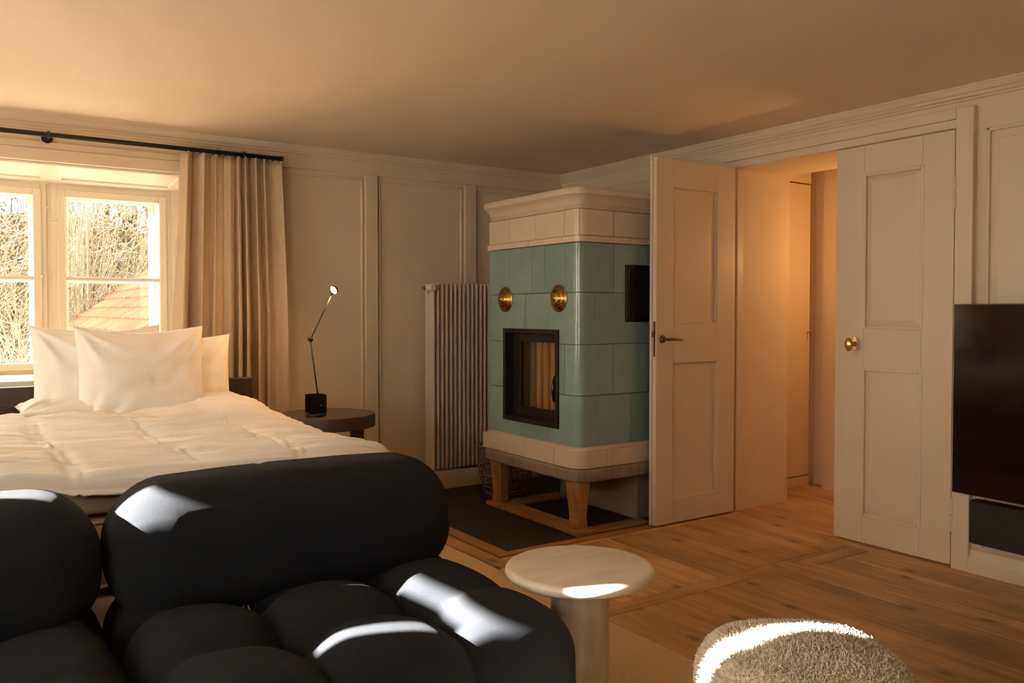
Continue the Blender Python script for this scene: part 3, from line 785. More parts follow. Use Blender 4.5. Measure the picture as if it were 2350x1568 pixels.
# ---- wood basket behind the stove leg
BX, BY, BZ = 2.915, 4.385, 0.006
basket = thing('log_basket', 'open woven rattan basket on the slate behind the stove leg', 'basket', (BX, BY, 0.004))
def basket_r(h):
    t = h / 0.30
    return 0.165 * (0.78 + 0.26 * math.sin(min(1, t * 1.15) * math.pi * 0.62))
ns = 26
def stake_pts(a0):
    pts = []
    for k in range(9):
        h = 0.30 * k / 8; r = basket_r(h)
        pts.append((BX + r * math.cos(a0), BY + r * math.sin(a0), BZ + h))
    return [(BX, BY, BZ)] + pts
for k in range(ns):
    obj('stake', T(stake_pts(2 * math.pi * k / ns + 0.03 * math.sin(k * 5.1)), 0.0035, 5), 'rattan', basket, smooth=True)
for k, h in enumerate((0.003, 0.02, 0.055, 0.09, 0.125, 0.16, 0.195, 0.23, 0.265, 0.298)):
    r = basket_r(h); pts = []
    for q in range(79):
        a = 2 * math.pi * q / 78
        w = 0.006 * math.sin(a * ns / 2 + (math.pi if k % 2 else 0))
        zz = BZ + h + 0.003 * math.sin(3 * a + k)
        pts.append((BX + (r + w) * math.cos(a), BY + (r + w) * math.sin(a), zz))
    obj('weaver', T(pts, 0.0042 if k < 9 else 0.009, 5), 'rattan', basket, smooth=True)
# ---- radiator
RX, RY0, RY1, RZ0, RZ1 = 2.580, 4.702, 4.814, 0.130, 1.328
rad = thing('radiator', 'tall cream column radiator between wall panel and green stove', 'radiator', (2.85, 4.76, 0.0))
def rr_plate(x0, x1, y0, y1, z0, z1, r):
    pts = []
    for (cy, cz, a0) in ((y1 - r, z1 - r, 0), (y0 + r, z1 - r, 90), (y0 + r, z0 + r, 180), (y1 - r, z0 + r, 270)):
        for k in range(5):
            a = math.radians(a0 + 22.5 * k); pts.append((cy + r * math.cos(a), cz + r * math.sin(a)))
    bm = bmesh.new(); extrude_profile(bm, pts, 'x', x0, x1); return bm
def column_bm(x):
    bm = rr_plate(x - .0065, x + .0065, RY0, RY0 + .050, RZ0, RZ1, 0.014)
    b2 = rr_plate(x - .0065, x + .0065, RY1 - .050, RY1, RZ0, RZ1 - .003, 0.014)
    me = bpy.data.meshes.new('tmp'); b2.to_mesh(me); b2.free(); bm.from_mesh(me); bpy.data.meshes.remove(me)
    box(bm, x - .005, x + .005, RY0 + .045, RY1 - .045, RZ0 + .004, RZ1 - .01)
    return bm
col0 = obj('column', column_bm(RX), 'radiator_enamel', rad, bevel=0.0035)
for k in range(1, 18):
    link_copy(col0, rad, (0.0322 * k, 0, 0))
for z in (RZ0 + .055, RZ1 - .055):
    obj('header_tube', T([(RX - .01, (RY0 + RY1) / 2, z), (RX + .0322 * 17, (RY0 + RY1) / 2, z)], 0.016, 12), 'radiator_enamel', rad, smooth=True)
bm = LA([(0.014, 0.012), (0.014, 0.0), (0.0225, -0.004), (0.0235, -0.016), (0.0225, -0.064), (0.020, -0.070), (0.0, -0.071)], (2.556, 4.735, 1.298), 'y', 24)
va = obj('thermostat_valve', bm, 'valve_white', rad); smooth_by_angle(va, 40)
obj('valve_body', LA([(0.010, -0.02), (0.013, -0.016), (0.013, 0.02), (0.010, 0.03)], (2.556, 4.760, 1.298), 'y', 14), 'brass', va, smooth=True)
obj('valve_pipe', T([(2.528, 4.76, 1.298), (2.560, 4.76, 1.298), (2.572, 4.76, 1.280)], 0.008, 8), 'brass', va, smooth=True)
obj('foot_pipe', T([(2.60, 4.745, 0.150), (2.60, 4.745, 0.115)], 0.011, 10), 'radiator_enamel', rad, smooth=True)
for q in (2.70, 2.95): obj('wall_bracket', B(q, q + .02, 4.80, 4.898, 1.18, 1.22), 'radiator_enamel', rad)

# ---- curtain and rod
RODY, RODZ = 4.800, 2.034
rod = thing('curtain_rod', 'long black curtain rod above the window', 'curtain rod', (0.3, RODY, RODZ))
obj('pole', T([(-1.20, RODY, RODZ), (1.628, RODY, RODZ)], 0.0125, 16), 'lamp_black', rad if False else rod, smooth=True)
for x in (0.440, 1.412, -0.9):
    bm = LA([(0.026, 0.0), (0.026, -0.010), (0.010, -0.012), (0.008, -0.085)], (x, YB - .014, RODZ - .004), 'y', 24)
    b = obj('bracket', bm, 'lamp_black', rod); smooth_by_angle(b, 40)
    obj('bracket_ring', LA([(0.016, -0.007), (0.018, -0.005), (0.018, 0.005), (0.016, 0.007)], (x, RODY, RODZ), 'x', 20), 'lamp_black', rod, smooth=True)
obj('end_cap', LA([(0.0145, -0.006), (0.0145, 0.006)], (1.630, RODY, RODZ), 'x', 18), 'lamp_black', rod, smooth=True)
curtain = thing('linen_curtain', 'beige linen curtain hanging in folds right of the window', 'curtain', (1.35, RODY, 0.0))
def curtain_pt(s, z):
    """s in 0..1 along the cloth, z height"""
    t = (2.02 - z) / 2.0
    xl = 1.092 - 0.050 * min(1, t * 1.6); xr = 1.622 + 0.030 * min(1, t * 2.2)
    nf = 9.0
    ph = s * nf + 0.38 * math.sin(s * 9.0 + 1.0) + 0.16 * math.sin(s * 23)
    ph += 0.10 * t * nz(s * 5, 3.1, z * 0.7)
    amp = (0.034 + 0.024 * min(1, t * 2)) * (0.85 + 0.55 * math.sin(s * 11.3 + 0.4 + 0.8 * t)) + 0.006 * nz(s * 8, z * 1.3, 0.5)
    x = xl + (xr - xl) * s + 0.022 * math.sin(2 * math.pi * ph * 2 + 0.6) * (0.6 + 0.5 * t) + 0.012 * t * nz(s * 4, 7.7, z)
    y = RODY + amp * math.sin(2 * math.pi * ph) + 0.01
    return (x, min(y, YB - .032), z)
bm = bmesh.new()
NU, NV = 300, 36
grid_mesh(bm, lambda i, j: curtain_pt(i / NU, 2.020 - (2.020 - 0.02) * (j / NV)), NU, NV)
cl = obj('cloth', bm, 'curtain_linen', curtain, smooth=True)
md = cl.modifiers.new('solid', 'SOLIDIFY'); md.thickness = 0.0025
for k in range(16):
    x = 1.105 + (1.612 - 1.105) * k / 15
    obj('glider', T([(x, RODY, RODZ - .010), (x, RODY, RODZ - .020)], 0.004, 6), 'lamp_black', curtain)

# ================================================================== RUG, BED, SOFA ...
tag(obj('sisal_rug', B(-1.10, 2.010, -0.90, 4.10, 0.0025, 0.0085), 'sisal', bevel=0.003), 'tan woven sisal rug under the sofa and round table', 'rug')

# ---- bed
BX0, BX1, BY0, BY1 = -0.56, 1.300, 2.680, 4.440
bed = thing('bed', 'double bed with beige base, mattress and low dark oak headboard', 'bed', (0.37, 3.5, 0.0085))
obj('box_base', rounded_box(((BX0 + BX1) / 2, (BY0 + BY1) / 2, 0.195), ((BX1 - BX0) / 2, (BY1 - BY0) / 2, 0.125), 0.03, 10), 'mattress_beige', bed, smooth=True)
mt = obj('mattress', rounded_box(((BX0 + BX1) / 2, (BY0 + BY1) / 2, 0.440), ((BX1 - BX0) / 2 + .005, (BY1 - BY0) / 2 + .005, 0.110), 0.045, 12), 'mattress_beige', bed, smooth=True)
obj('topper', rounded_box(((BX0 + BX1) / 2, (BY0 + BY1) / 2, 0.595), ((BX1 - BX0) / 2, (BY1 - BY0) / 2, 0.045), 0.03, 10), 'mattress_beige', bed, smooth=True)
for z in (0.345, 0.535):
    pts = []
    for (x, y) in ((BX0, BY0), (BX1, BY0), (BX1, BY1), (BX0, BY1), (BX0, BY0)): pts.append((x, y, z))
    for a, b in zip(pts, pts[1:]):
        obj('piping', T([a, b], 0.007, 6), 'mattress_beige', mt, smooth=True)
for (x, y) in ((BX0 + .08, BY0 + .08), (BX1 - .08, BY0 + .08), (BX0 + .08, BY1 - .08), (BX1 - .08, BY1 - .08)):
    obj('leg', LA([(0.022, 0.0), (0.03, 0.07)], (x, y, 0.0085), 'z', 12), 'dark_oak', bed, smooth=True)
hb = obj('headboard', B(BX0 - .05, 1.343, 4.445, 4.500, 0.12, 0.800), 'dark_oak', bed, bevel=0.004, label='low dark oak headboard')

# duvet: quilted, creased across, hanging over foot and sides
DX0, DX1, DY_0, DY_1 = -0.64, 1.318, 2.635, 4.20
def duvet_z(x, y):
    top = 0.672
    # seams along y and across
    sx = abs(((x - 0.285 + 0.02 * math.sin(y * 2)) / 0.335 + 50.5) % 1.0 - 0.5) * 0.335
    sy = abs(((y - 2.76) / 0.37 + 50.5) % 1.0 - 0.5) * 0.37
    z = top + 0.010 * nz(x, y, 0, 2.1) + 0.006
    z -= 0.014 * gauss(sx, 0.026) * (0.6 + 0.6 * nz(x, y, 4, 3)) - 0.009 * gauss(sx, 0.0065)
    z -= 0.006 * gauss(sy, 0.03)
    # creases running across the bed (long in x)
    w = 0.0
    for k, (fy, fx, am) in enumerate(((9, 0.9, 0.020), (19, 1.5, 0.014), (38, 2.4, 0.007))):
        v = nz(x * fx + 3 * k, y * fy + 1.6 * nz(x, y, k, 1.3) + 2.2 * x * (0.3 + 0.5 * nz(x, 0, 8, 0.9)), k * 3.3, 1.0)
        w += am * (1 - min(1.0, 2.6 * abs(v)) ** 0.8)
    z += w * (0.55 + 0.9 * max(0, nz(x, y, 9, 1.7) + 0.4))
    z += 0.020 * gauss(y - 4.12, 0.16) * (0.4 + gauss(x - 1.10, 0.35))
    z += 0.018 * gauss(x - 1.05, 0.22) * gauss(y - 3.8, 0.5)
    # falls
    dr = max(0.0, x - 1.08); z -= 0.030 * (dr / 0.2) ** 2 if dr < 0.2 else 0.030
    return z
def duvet_pt(u, v):
    """u across, v along; the borders roll over and hang"""
    x = DX0 + (DX1 - DX0) * u; y = DY_0 + (DY_1 - DY_0) * v
    z = duvet_z(x, y)
    hang = 0
    r = 0.070
    e = DX1 - x
    if e < r: z -= (r - math.sqrt(max(0, r * r - (r - e) ** 2))) * 1.1
    e = x - DX0
    if e < r: z -= (r - math.sqrt(max(0, r * r - (r - e) ** 2))) * 1.1
    e = y - DY_0
    if e < r: z -= (r - math.sqrt(max(0, r * r - (r - e) ** 2))) * 0.55
    e = DY_1 - y; r2 = 0.05
    if e < r2: z -= (r2 - math.sqrt(max(0, r2 * r2 - (r2 - e) ** 2))) * 0.8
    return (x, y, z)
def dens(i, n):  # denser near the borders
    t = i / n
    return t + 0.045 * -math.sin(2 * math.pi * t)
duvet = thing('duvet', 'white creased linen duvet spread over the bed', 'duvet', (0.37, 3.45, 0.64))
bm = bmesh.new(); NU, NV = 220, 260
top = grid_mesh(bm, lambda i, j: duvet_pt(dens(i, NU), dens(j, NV)), NU, NV)
# hanging borders
def skirt(row, nx, ny, drop, steps=6):
    prev = row
    for s in range(1, steps + 1):
        cur = []
        for q, v0 in enumerate(row):
            t = s / steps; w = 0.010 * nz(v0.co.x * 5, v0.co.y * 5, t * 2) * t
            cur.append(bm.verts.new((v0.co.x + nx * (0.010 * t + w), v0.co.y + ny * (0.010 * t + w), v0.co.z - drop * t + 0.010 * nz(v0.co.x * 3, v0.co.y * 3, 5) * t)))
        for a in range(len(row) - 1): bm.faces.new((prev[a], prev[a + 1], cur[a + 1], cur[a]))
        prev = cur
skirt([top[i][0] for i in range(NU + 1)], 0, -1, 0.022)
skirt([top[NU][j] for j in range(NV + 1)], 1, 0, 0.12)
skirt([top[0][j] for j in range(NV + 1)], -1, 0, 0.12)
dv = obj('cover', bm, 'linen_white', duvet, smooth=True)
md = dv.modifiers.new('solid', 'SOLIDIFY'); md.thickness = 0.006; md.offset = -1

# pillows
def pillow(label, c, w, h, th, lean, yaw, seed, group=None, flat=False, cut=0.0):
    t = thing('pillow', label, 'pillow', c, group)
    n = 44
    def pt(u, v, s):
        px = u * w / 2 * (1 - 0.05 * (1 - v * v)); pz = v * h / 2 * (1 - (0.13 if v > 0 else 0.05) * (1 - abs(u) ** 1.7))
        base = max(0.0, (1 - u ** 4) * (1 - v ** 4))
        d = th / 2 * base ** 0.62 * (0.92 + 0.18 * nz(u * 1.4, v * 1.4, seed))
        # creases radiating from the corners
        for cu, cv in ((1, 1), (-1, 1), (1, -1), (-1, -1)):
            du, dv_ = u - cu, v - cv; rr = math.hypot(du, dv_)
            an = math.atan2(dv_, du)
            d += (0.011 * math.sin(an * 11 + seed * 3 + cu + 2 * cv) + 0.005 * math.sin(an * 23 + seed)) * gauss(rr - 0.42, 0.34) * base ** 0.5
        d += (0.009 * nz(u * 3.5, v * 5, seed + 4) - 0.006 * gauss(u - 0.12 - 0.03 * math.sin(v * 3), 0.012) ) * base ** 0.5
        py = -s * d
        return px, py, pz
    bm = bmesh.new()
    for s in (1, -1):
        grid = []
        for i in range(n + 1):
            row = []
            for j in range(n + 1):
                u, v = -1 + 2 * i / n, -1 + 2 * j / n
                u, v = math.sin(u * math.pi / 2) * 0.5 + u * 0.5, math.sin(v * math.pi / 2) * 0.5 + v * 0.5
                x, y, z = pt(u, v, s)
                if flat: x, y, z = x, z, -y
                else:
                    cl_, sl_ = math.cos(lean), math.sin(lean)
                    y, z = y * cl_ + z * sl_, -y * sl_ + z * cl_
                cw, sw = math.cos(yaw), math.sin(yaw)
                x, y = x * cw - y * sw, x * sw + y * cw
                row.append(bm.verts.new((c[0] + x, c[1] + y, c[2] + z)))
            grid.append(row)
        for i in range(n):
            for j in range(n): bm.faces.new((grid[i][j], grid[i + 1][j], grid[i + 1][j + 1], grid[i][j + 1]))
    bmesh.ops.remove_doubles(bm, verts=bm.verts, dist=0.0006)
    obj('cover', bm, 'pillow_white', t, smooth=True)
    # hem seam along the border
    return t
PG = 'white bed pillows'
pillow('flat white pillow lying under the left upright pillow', (0.53, 4.25, 0.715), 0.56, 0.34, 0.10, 0, 0.0, 1.3, PG, flat=True)
pillow('flat white pillow lying under the right upright pillow', (0.97, 4.25, 0.710), 0.52, 0.34, 0.10, 0, 0.0, 4.1, PG, flat=True)
pillow('white pillow leaning at the back, nearest the window', (0.588, 4.315, 0.852), 0.555, 0.47, 0.17, 0.13, 0.02, 2.2, PG)
pillow('white pillow leaning at the back, nearest the lamp', (0.914, 4.305, 0.817), 0.555, 0.44, 0.17, 0.13, -0.04, 5.7, PG)
pillow('white pillow standing in front of the other pillows', (0.750, 4.155, 0.838), 0.555, 0.49, 0.17, 0.16, -0.01, 8.4, PG)

# ---- bedside table
TX, TY, TZ = 1.597, 4.04, 0.630
ns_ = thing('bedside_table', 'round dark oak bedside table with thick rim', 'table', (TX, TY, 0.0))
o = obj('table_top', LA([(0.234, -0.066), (0.242, -0.062), (0.242, -0.005), (0.238, 0.0)], (TX, TY, TZ), 'z', 72), 'dark_oak_top', ns_); smooth_by_angle(o, 40)
for k in range(3):
    a = math.radians(-28 + 120 * k)
    cx, cy = TX + 0.150 * math.cos(a), TY + 0.150 * math.sin(a)
    obj('leg', B(cx - .027, cx + .027, cy - .027, cy + .027, 0.0085, TZ - .06), 'dark_oak', ns_, bevel=0.004)
obj('stretcher_disc', LA([(0.17, 0), (0.17, 0.02)], (TX, TY, 0.10), 'z', 40), 'dark_oak', ns_)

# ---- table lamp
lx, ly, lz = 1.516, 3.98, TZ
lamp = thing('table_lamp', 'slim black articulated table lamp with glowing bulb', 'lamp', (lx, ly, lz))
o = obj('base_disc', LA([(0.045, 0.0), (0.052, 0.003), (0.052, 0.012), (0.047, 0.015)], (lx, ly, lz), 'z', 40), 'lamp_black', lamp); smooth_by_angle(o, 40)
bx_ = lambda a, b, c, d, e, f_: B(lx + a, lx + b, ly + c, ly + d, lz + e, lz + f_)
obj('transformer', bx_(-.032, .032, -.028, .028, .015, .078), 'lamp_black', lamp, bevel=0.004)
obj('acrylic_box', B((lx - .041, lx + .041, ly - .039, ly - .036, lz + .015, lz + .107), (lx - .041, lx + .041, ly + .036, ly + .039, lz + .015, lz + .107), (lx - .041, lx - .038, ly - .036, ly + .036, lz + .015, lz + .107), (lx + .038, lx + .041, ly - .036, ly + .036, lz + .015, lz + .107)), 'smoked_acrylic', lamp)
obj('screw', LA([(0.004, 0), (0.004, -0.003)], (lx + .013, ly - .0385, lz + .055), 'y', 10), 'bright_brass', lamp)
p0, pj, pb = (lx + .016, ly, lz + .06), (1.489, 3.98, 1.009), (1.603, 3.98, 1.234)
obj('lower_arm', T([p0, pj], 0.0036, 10), 'lamp_black', lamp, smooth=True)
obj('joint', LA([(0.011, -0.009), (0.012, -0.006), (0.012, 0.006), (0.011, 0.009)], pj, 'y', 20), 'lamp_black', lamp, smooth=True)
obj('upper_arm', T([pj, pb], 0.0034, 10), 'lamp_black', lamp, smooth=True)
_d = Vector((-0.85, -0.20, -0.48)).normalized(); _bc = Vector((1.613, 3.98, 1.256))
bm = bmesh.new(); _u = _d.orthogonal().normalized(); _v = _d.cross(_u)
for rad_, flip in ((0.0205, 1), (0.0215, -1)):
    rings_ = []
    for k in range(7):
        th = math.radians(86 * k / 6 + 4)
        rings_.append([bm.verts.new(_bc - _d * (rad_ * math.cos(th) - 0.002) + (_u * math.cos(2 * math.pi * q / 24) + _v * math.sin(2 * math.pi * q / 24)) * rad_ * math.sin(th)) for q in range(24)])
    for a_, b_ in zip(rings_, rings_[1:]):
        for q in range(24): bm.faces.new((a_[q], a_[(q + 1) % 24], b_[(q + 1) % 24], b_[q]))
obj('reflector', bm, 'lamp_black', lamp, smooth=True)
obj('socket', T([pb, (1.607, 3.98, 1.244)], 0.007, 12), 'lamp_black', lamp, smooth=True)
bm = bmesh.new(); bmesh.ops.create_icosphere(bm, subdivisions=2, radius=0.0135)
bmesh.ops.translate(bm, verts=bm.verts, vec=(1.613, 3.98, 1.256))
obj('bulb', bm, 'bulb_warm', lamp, smooth=True, label='glowing warm bulb')

# ---- sofa: tufted modules with separate back cushions
def seat_fn(x0, y0, x1, y1):
    bxs = (x0 + (x1 - x0) / 3, x0 + 2 * (x1 - x0) / 3); bys = (y0 + (y1 - y0) / 3, y0 + 2 * (y1 - y0) / 3)
    cell = (x1 - x0) / 3
    def fn(p, n):
        d = 0.0
        for bx in bxs: d += 0.024 * gauss(p.x - bx, 0.045) + 0.010 * gauss(p.x - bx, 0.010)
        for by in bys: d += (0.014 * gauss(p.y - by, 0.045) + 0.006 * gauss(p.y - by, 0.010)) * (0.35 if p.x > bxs[1] + .03 else 1.0)
        up = max(0.0, n.z)
        for bx in bxs:
            for by in bys: d += up * 0.050 * gauss(math.hypot(p.x - bx, p.y - by), 0.075)
        if n.z < -0.3: d = 0
        # lobe puff
        fx = abs(((p.x - x0) / cell) % 1.0 - 0.5) * 2; fy = abs(((p.y - y0) / cell) % 1.0 - 0.5) * 2
        puff = 0.016 * (1 - fx * fx) * (1 - fy * fy) * up
        w = 0.004 * nz(p.x, p.y, p.z, 7)
        return p - n * (d - puff - w)
    return fn
sofa = thing('sofa', 'dark navy tufted modular sofa seen from the front', 'sofa', (0.3, 2.0, 0.0085))
SXA, SXB, SYA, SYB_ = 0.325, 1.275, 1.530, 2.480
for k, (a, b) in enumerate(((SXA, SXB), (SXA - .955, SXB - .955))):
    bm = rounded_box(((a + b) / 2, (SYA + SYB_) / 2, 0.220), ((b - a) / 2, (SYB_ - SYA) / 2, 0.210), 0.115, 72, seat_fn(a, SYA, b, SYB_))
    st = obj('seat_cushion', bm, 'sofa_wool', sofa, smooth=True)
    t3 = (b - a) / 3
    for bx in (a + t3, a + 2 * t3):
        for by in (SYA + t3, SYA + 2 * t3):
            obj('button', LA([(0.0, 0.010), (0.010, 0.009), (0.015, 0.003), (0.015, 0.0)], (bx, by, 0.318), 'z', 14), 'sofa_wool', st, smooth=True)
    # snap hook loops that hold the back cushion
    for bx in ((a + t3 + .006), (a + 2 * t3 + .012)):
        obj('strap_hook', T([(bx - .010, 2.188, 0.345), (bx - .012, 2.200, 0.368), (bx - .008, 2.206, 0.376)], 0.0022, 6), 'brown_leather', st, smooth=True)
        obj('strap_hook', T([(bx + .010, 2.186, 0.343), (bx + .002, 2.204, 0.374)], 0.0024, 6), 'brown_leather', st, smooth=True)
def back_fn(xc, hw):
    def fn(p, n):
        e = min(1, abs(p.x - xc) / hw)
        z = 0.004 * nz(p.x, p.y, p.z, 6) + 0.014 * (1 - e * e) * max(0, n.z)
        q = p + n * z
        # seam along the middle of the crest and at both ends
        q = q - n * 0.004 * gauss(p.x - (xc - 0.06), 0.006)
        # lean back slightly
        q.y += (q.z - 0.40) * 0.06
        return q
    return fn
for (xc, hw) in ((0.805, 0.482), (-0.172, 0.482)):
    bm = rounded_box((xc, 2.318, 0.530), (hw, 0.185, 0.172), 0.150, 40, back_fn(xc, hw))
    obj('back_cushion', bm, 'sofa_wool', sofa, smooth=True)
for (x, y) in ((SXA + .1, SYA + .1), (SXB - .1, SYA + .1), (SXA + .1, SYB_ - .1), (SXB - .1, SYB_ - .1), (SXA - .85, SYA + .1), (SXA - .85, SYB_ - .1)):
    obj('foot', LA([(0.028, 0.0), (0.028, 0.03)], (x, y, 0.0085), 'z', 14), 'lamp_black', sofa)

# ---- round stone side table
rt = thing('side_table', 'round travertine side table between sofa and sheepskin stool', 'table', (1.465, 1.828, 0.0085))
prof = [(0.180, -0.034), (0.197, -0.032), (0.206, -0.026), (0.211, -0.016), (0.209, -0.008), (0.203, -0.002), (0.194, 0.0)]
o = obj('table_top', LA(prof, (1.465, 1.828, 0.438), 'z', 96), 'travertine', rt); smooth_by_angle(o, 60)
o = obj('column', LA([(0.080, 0.0), (0.082, 0.003), (0.082, 0.400)], (1.465, 1.828, 0.0085), 'z', 64), 'travertine_column', rt); smooth_by_angle(o, 40)

# ---- sheepskin stool
HX, HY, HR, HZ = 1.440, 1.066, 0.208, 0.466
stool = thing('sheepskin_stool', 'cream sheepskin covered round-cornered stool in the foreground', 'stool', (HX, HY, 0.0085))
def stool_pt(a, q):
    """a angle, q 0..1 from top centre down the side"""
    ca, sa = math.cos(a), math.sin(a)
    se = (abs(ca) ** 2.7 + abs(sa) ** 2.7) ** (-1 / 2.7)
    rr = HR * se; er = 0.085
    L1 = rr - er; L2 = er * math.pi / 2; L3 = HZ - er - .03
    s = q * (L1 + L2 + L3)
    if s < L1: r, z = s, HZ + 0.022 * (1 - (s / L1) ** 2)
    elif s < L1 + L2:
        t = (s - L1) / er; r, z = L1 + er * math.sin(t), HZ - er + er * math.cos(t)
    else: r, z = rr, HZ - er - (s - L1 - L2)
    ro = math.radians(-34)
    x, y = r * ca, r * sa
    return Vector((HX + x * math.cos(ro) - y * math.sin(ro), HY + x * math.sin(ro) + y * math.cos(ro), z))
bm = bmesh.new(); NA, NQ = 96, 48
grid_mesh(bm, lambda i, j: stool_pt(2 * math.pi * i / NA, max(0.004, j / NQ)) + Vector((0, 0, 0.003 * nz(i * .7, j * .7, 1))), NA, NQ, closed_u=True)
obj('cover', bm, 'sheepskin', stool, smooth=True)
# curly pile: tens of thousands of tiny tufts
rs = random.Random(3); verts = []; faces = []
for k in range(34000):
    a = rs.random() * 2 * math.pi; q = math.sqrt(rs.random()) if rs.random() < .6 else rs.random()
    q = min(max(q, 0.01), 0.98)
    p = stool_pt(a, q); e = 0.01
    n = (stool_pt(a, q + e) - p).cross(stool_pt(a + e, q) - p)
    if n.length < 1e-12: continue
    n.normalize()
    if n.dot(p - Vector((HX, HY, 0.2))) < 0: n = -n
    l = 0.005 + 0.006 * rs.random(); w = 0.0016
    d = (n + 0.9 * Vector((rs.uniform(-1, 1), rs.uniform(-1, 1), rs.uniform(-1, 1)))).normalized()
    sd = d.orthogonal().normalized(); s2 = d.cross(sd)
    b0 = len(verts)
    tip = p + d * l; mid = p + n * l * 0.6
    verts += [p + sd * w, p - sd * w * .5 + s2 * w * .86, p - sd * w * .5 - s2 * w * .86, mid + sd * w * .9, mid - sd * w * .45 + s2 * w * .8, mid - sd * w * .45 - s2 * w * .8, tip]
    for i in range(3):
        j = (i + 1) % 3
        faces += [(b0 + i, b0 + j, b0 + 3 + j, b0 + 3 + i), (b0 + 3 + i, b0 + 3 + j, b0 + 6)]
me = bpy.data.meshes.new('fleece'); off = wloc(stool)
me.from_pydata([tuple(v - off) for v in verts], [], faces); me.materials.append(MATS['fleece'])
for p in me.polygons: p.use_smooth = True
fo = bpy.data.objects.new('fleece', me); C.objects.link(fo); fo.parent = stool; fo['kind'] = 'stuff'

# ---- television and speaker on the right wall
def rot_box(name, ox, oy, ang, u0, u1, d0, d1, z0, z1, m, parent, bevel=0.003, seg=3):
    """box in a frame whose u axis runs toward the viewer (-y) from (ox, oy) turned by ang, d towards the room (-x)"""
    bm = B(u0, u1, d0, d1, z0, z1); ca, sa = math.cos(ang), math.sin(ang)
    for v in bm.verts:
        u, d, z = v.co
        v.co = Vector((ox - sa * u - ca * d, oy - ca * u + sa * d, z))
    return obj(name, bm, m, parent, bevel=bevel, seg=seg)
ang = math.radians(3.2)
tv = thing('television', 'large black wall television right of the closed door leaf', 'television', (3.63, 1.35, 0.36))
rot_box('panel', 3.625, 1.938, ang, 0, 1.42, -0.030, 0.0, 0.362, 1.180, 'lamp_black', tv, 0.002)
rot_box('screen', 3.625, 1.938, ang, 0.004, 1.416, 0.0, 0.002, 0.367, 1.176, 'screen_glass', tv, 0.0)
rot_box('wall_mount', 3.655, 1.30, ang, 0.0, 0.30, -0.075, 0.0, 0.62, 0.92, 'black_steel', tv)
sp = thing('speaker_bar', 'dark grey fabric speaker bar hanging under the television', 'speaker', (3.68, 1.40, 0.15))
ss = rot_box('cabinet', 3.640, 1.875, ang, 0.0, 1.30, -0.060, 0.0, 0.148, 0.340, 'lamp_black', sp, 0.016, 4)
rot_box('fabric_front', 3.640, 1.875, ang, 0.006, 1.294, -0.010, 0.0035, 0.154, 0.334, 'speaker_fabric', sp, 0.012, 4)

# ---- unseen trough added in the left wall opening to cut the sun patch
tr = thing('sun_blocker', 'unseen grey trough on the sill of the high left window', 'light_blocker', (XL - .03, 2.635, 1.25))
obj('blocker', B((XL - .052, XL - .046, 2.502, 2.805, 1.25, 1.40), (XL - .012, XL - .006, 2.502, 2.805, 1.25, 1.40), (XL - .046, XL - .012, 2.502, 2.510, 1.25, 1.40), (XL - .046, XL - .012, 2.797, 2.805, 1.25, 1.40), (XL - .046, XL - .012, 2.51, 2.797, 1.25, 1.262)), 'slate', tr)
obj('blocker_fill', B(XL - .046, XL - .012, 2.51, 2.797, 1.262, 1.38), 'subfloor', tr)

# ---- sconce in the hall, behind the closed leaf
sc_ = thing('wall_sconce', 'small globe wall lamp in the hall behind the door leaf', 'lamp', (4.69, 2.74, 1.50))
o = obj('wall_plate', LA([(0.045, 0.0), (0.045, -0.012), (0.012, -0.016), (0.010, -0.08)], (4.70, 2.74, 1.50), 'x', 28), 'brass', sc_); smooth_by_angle(o, 40)
bm = bmesh.new(); bmesh.ops.create_icosphere(bm, subdivisions=1, radius=0.040)
bmesh.ops.translate(bm, verts=bm.verts, vec=(4.585, 2.74, 1.50))
obj('globe', bm, 'hall_bulb', sc_, smooth=True, label='glowing warm globe')

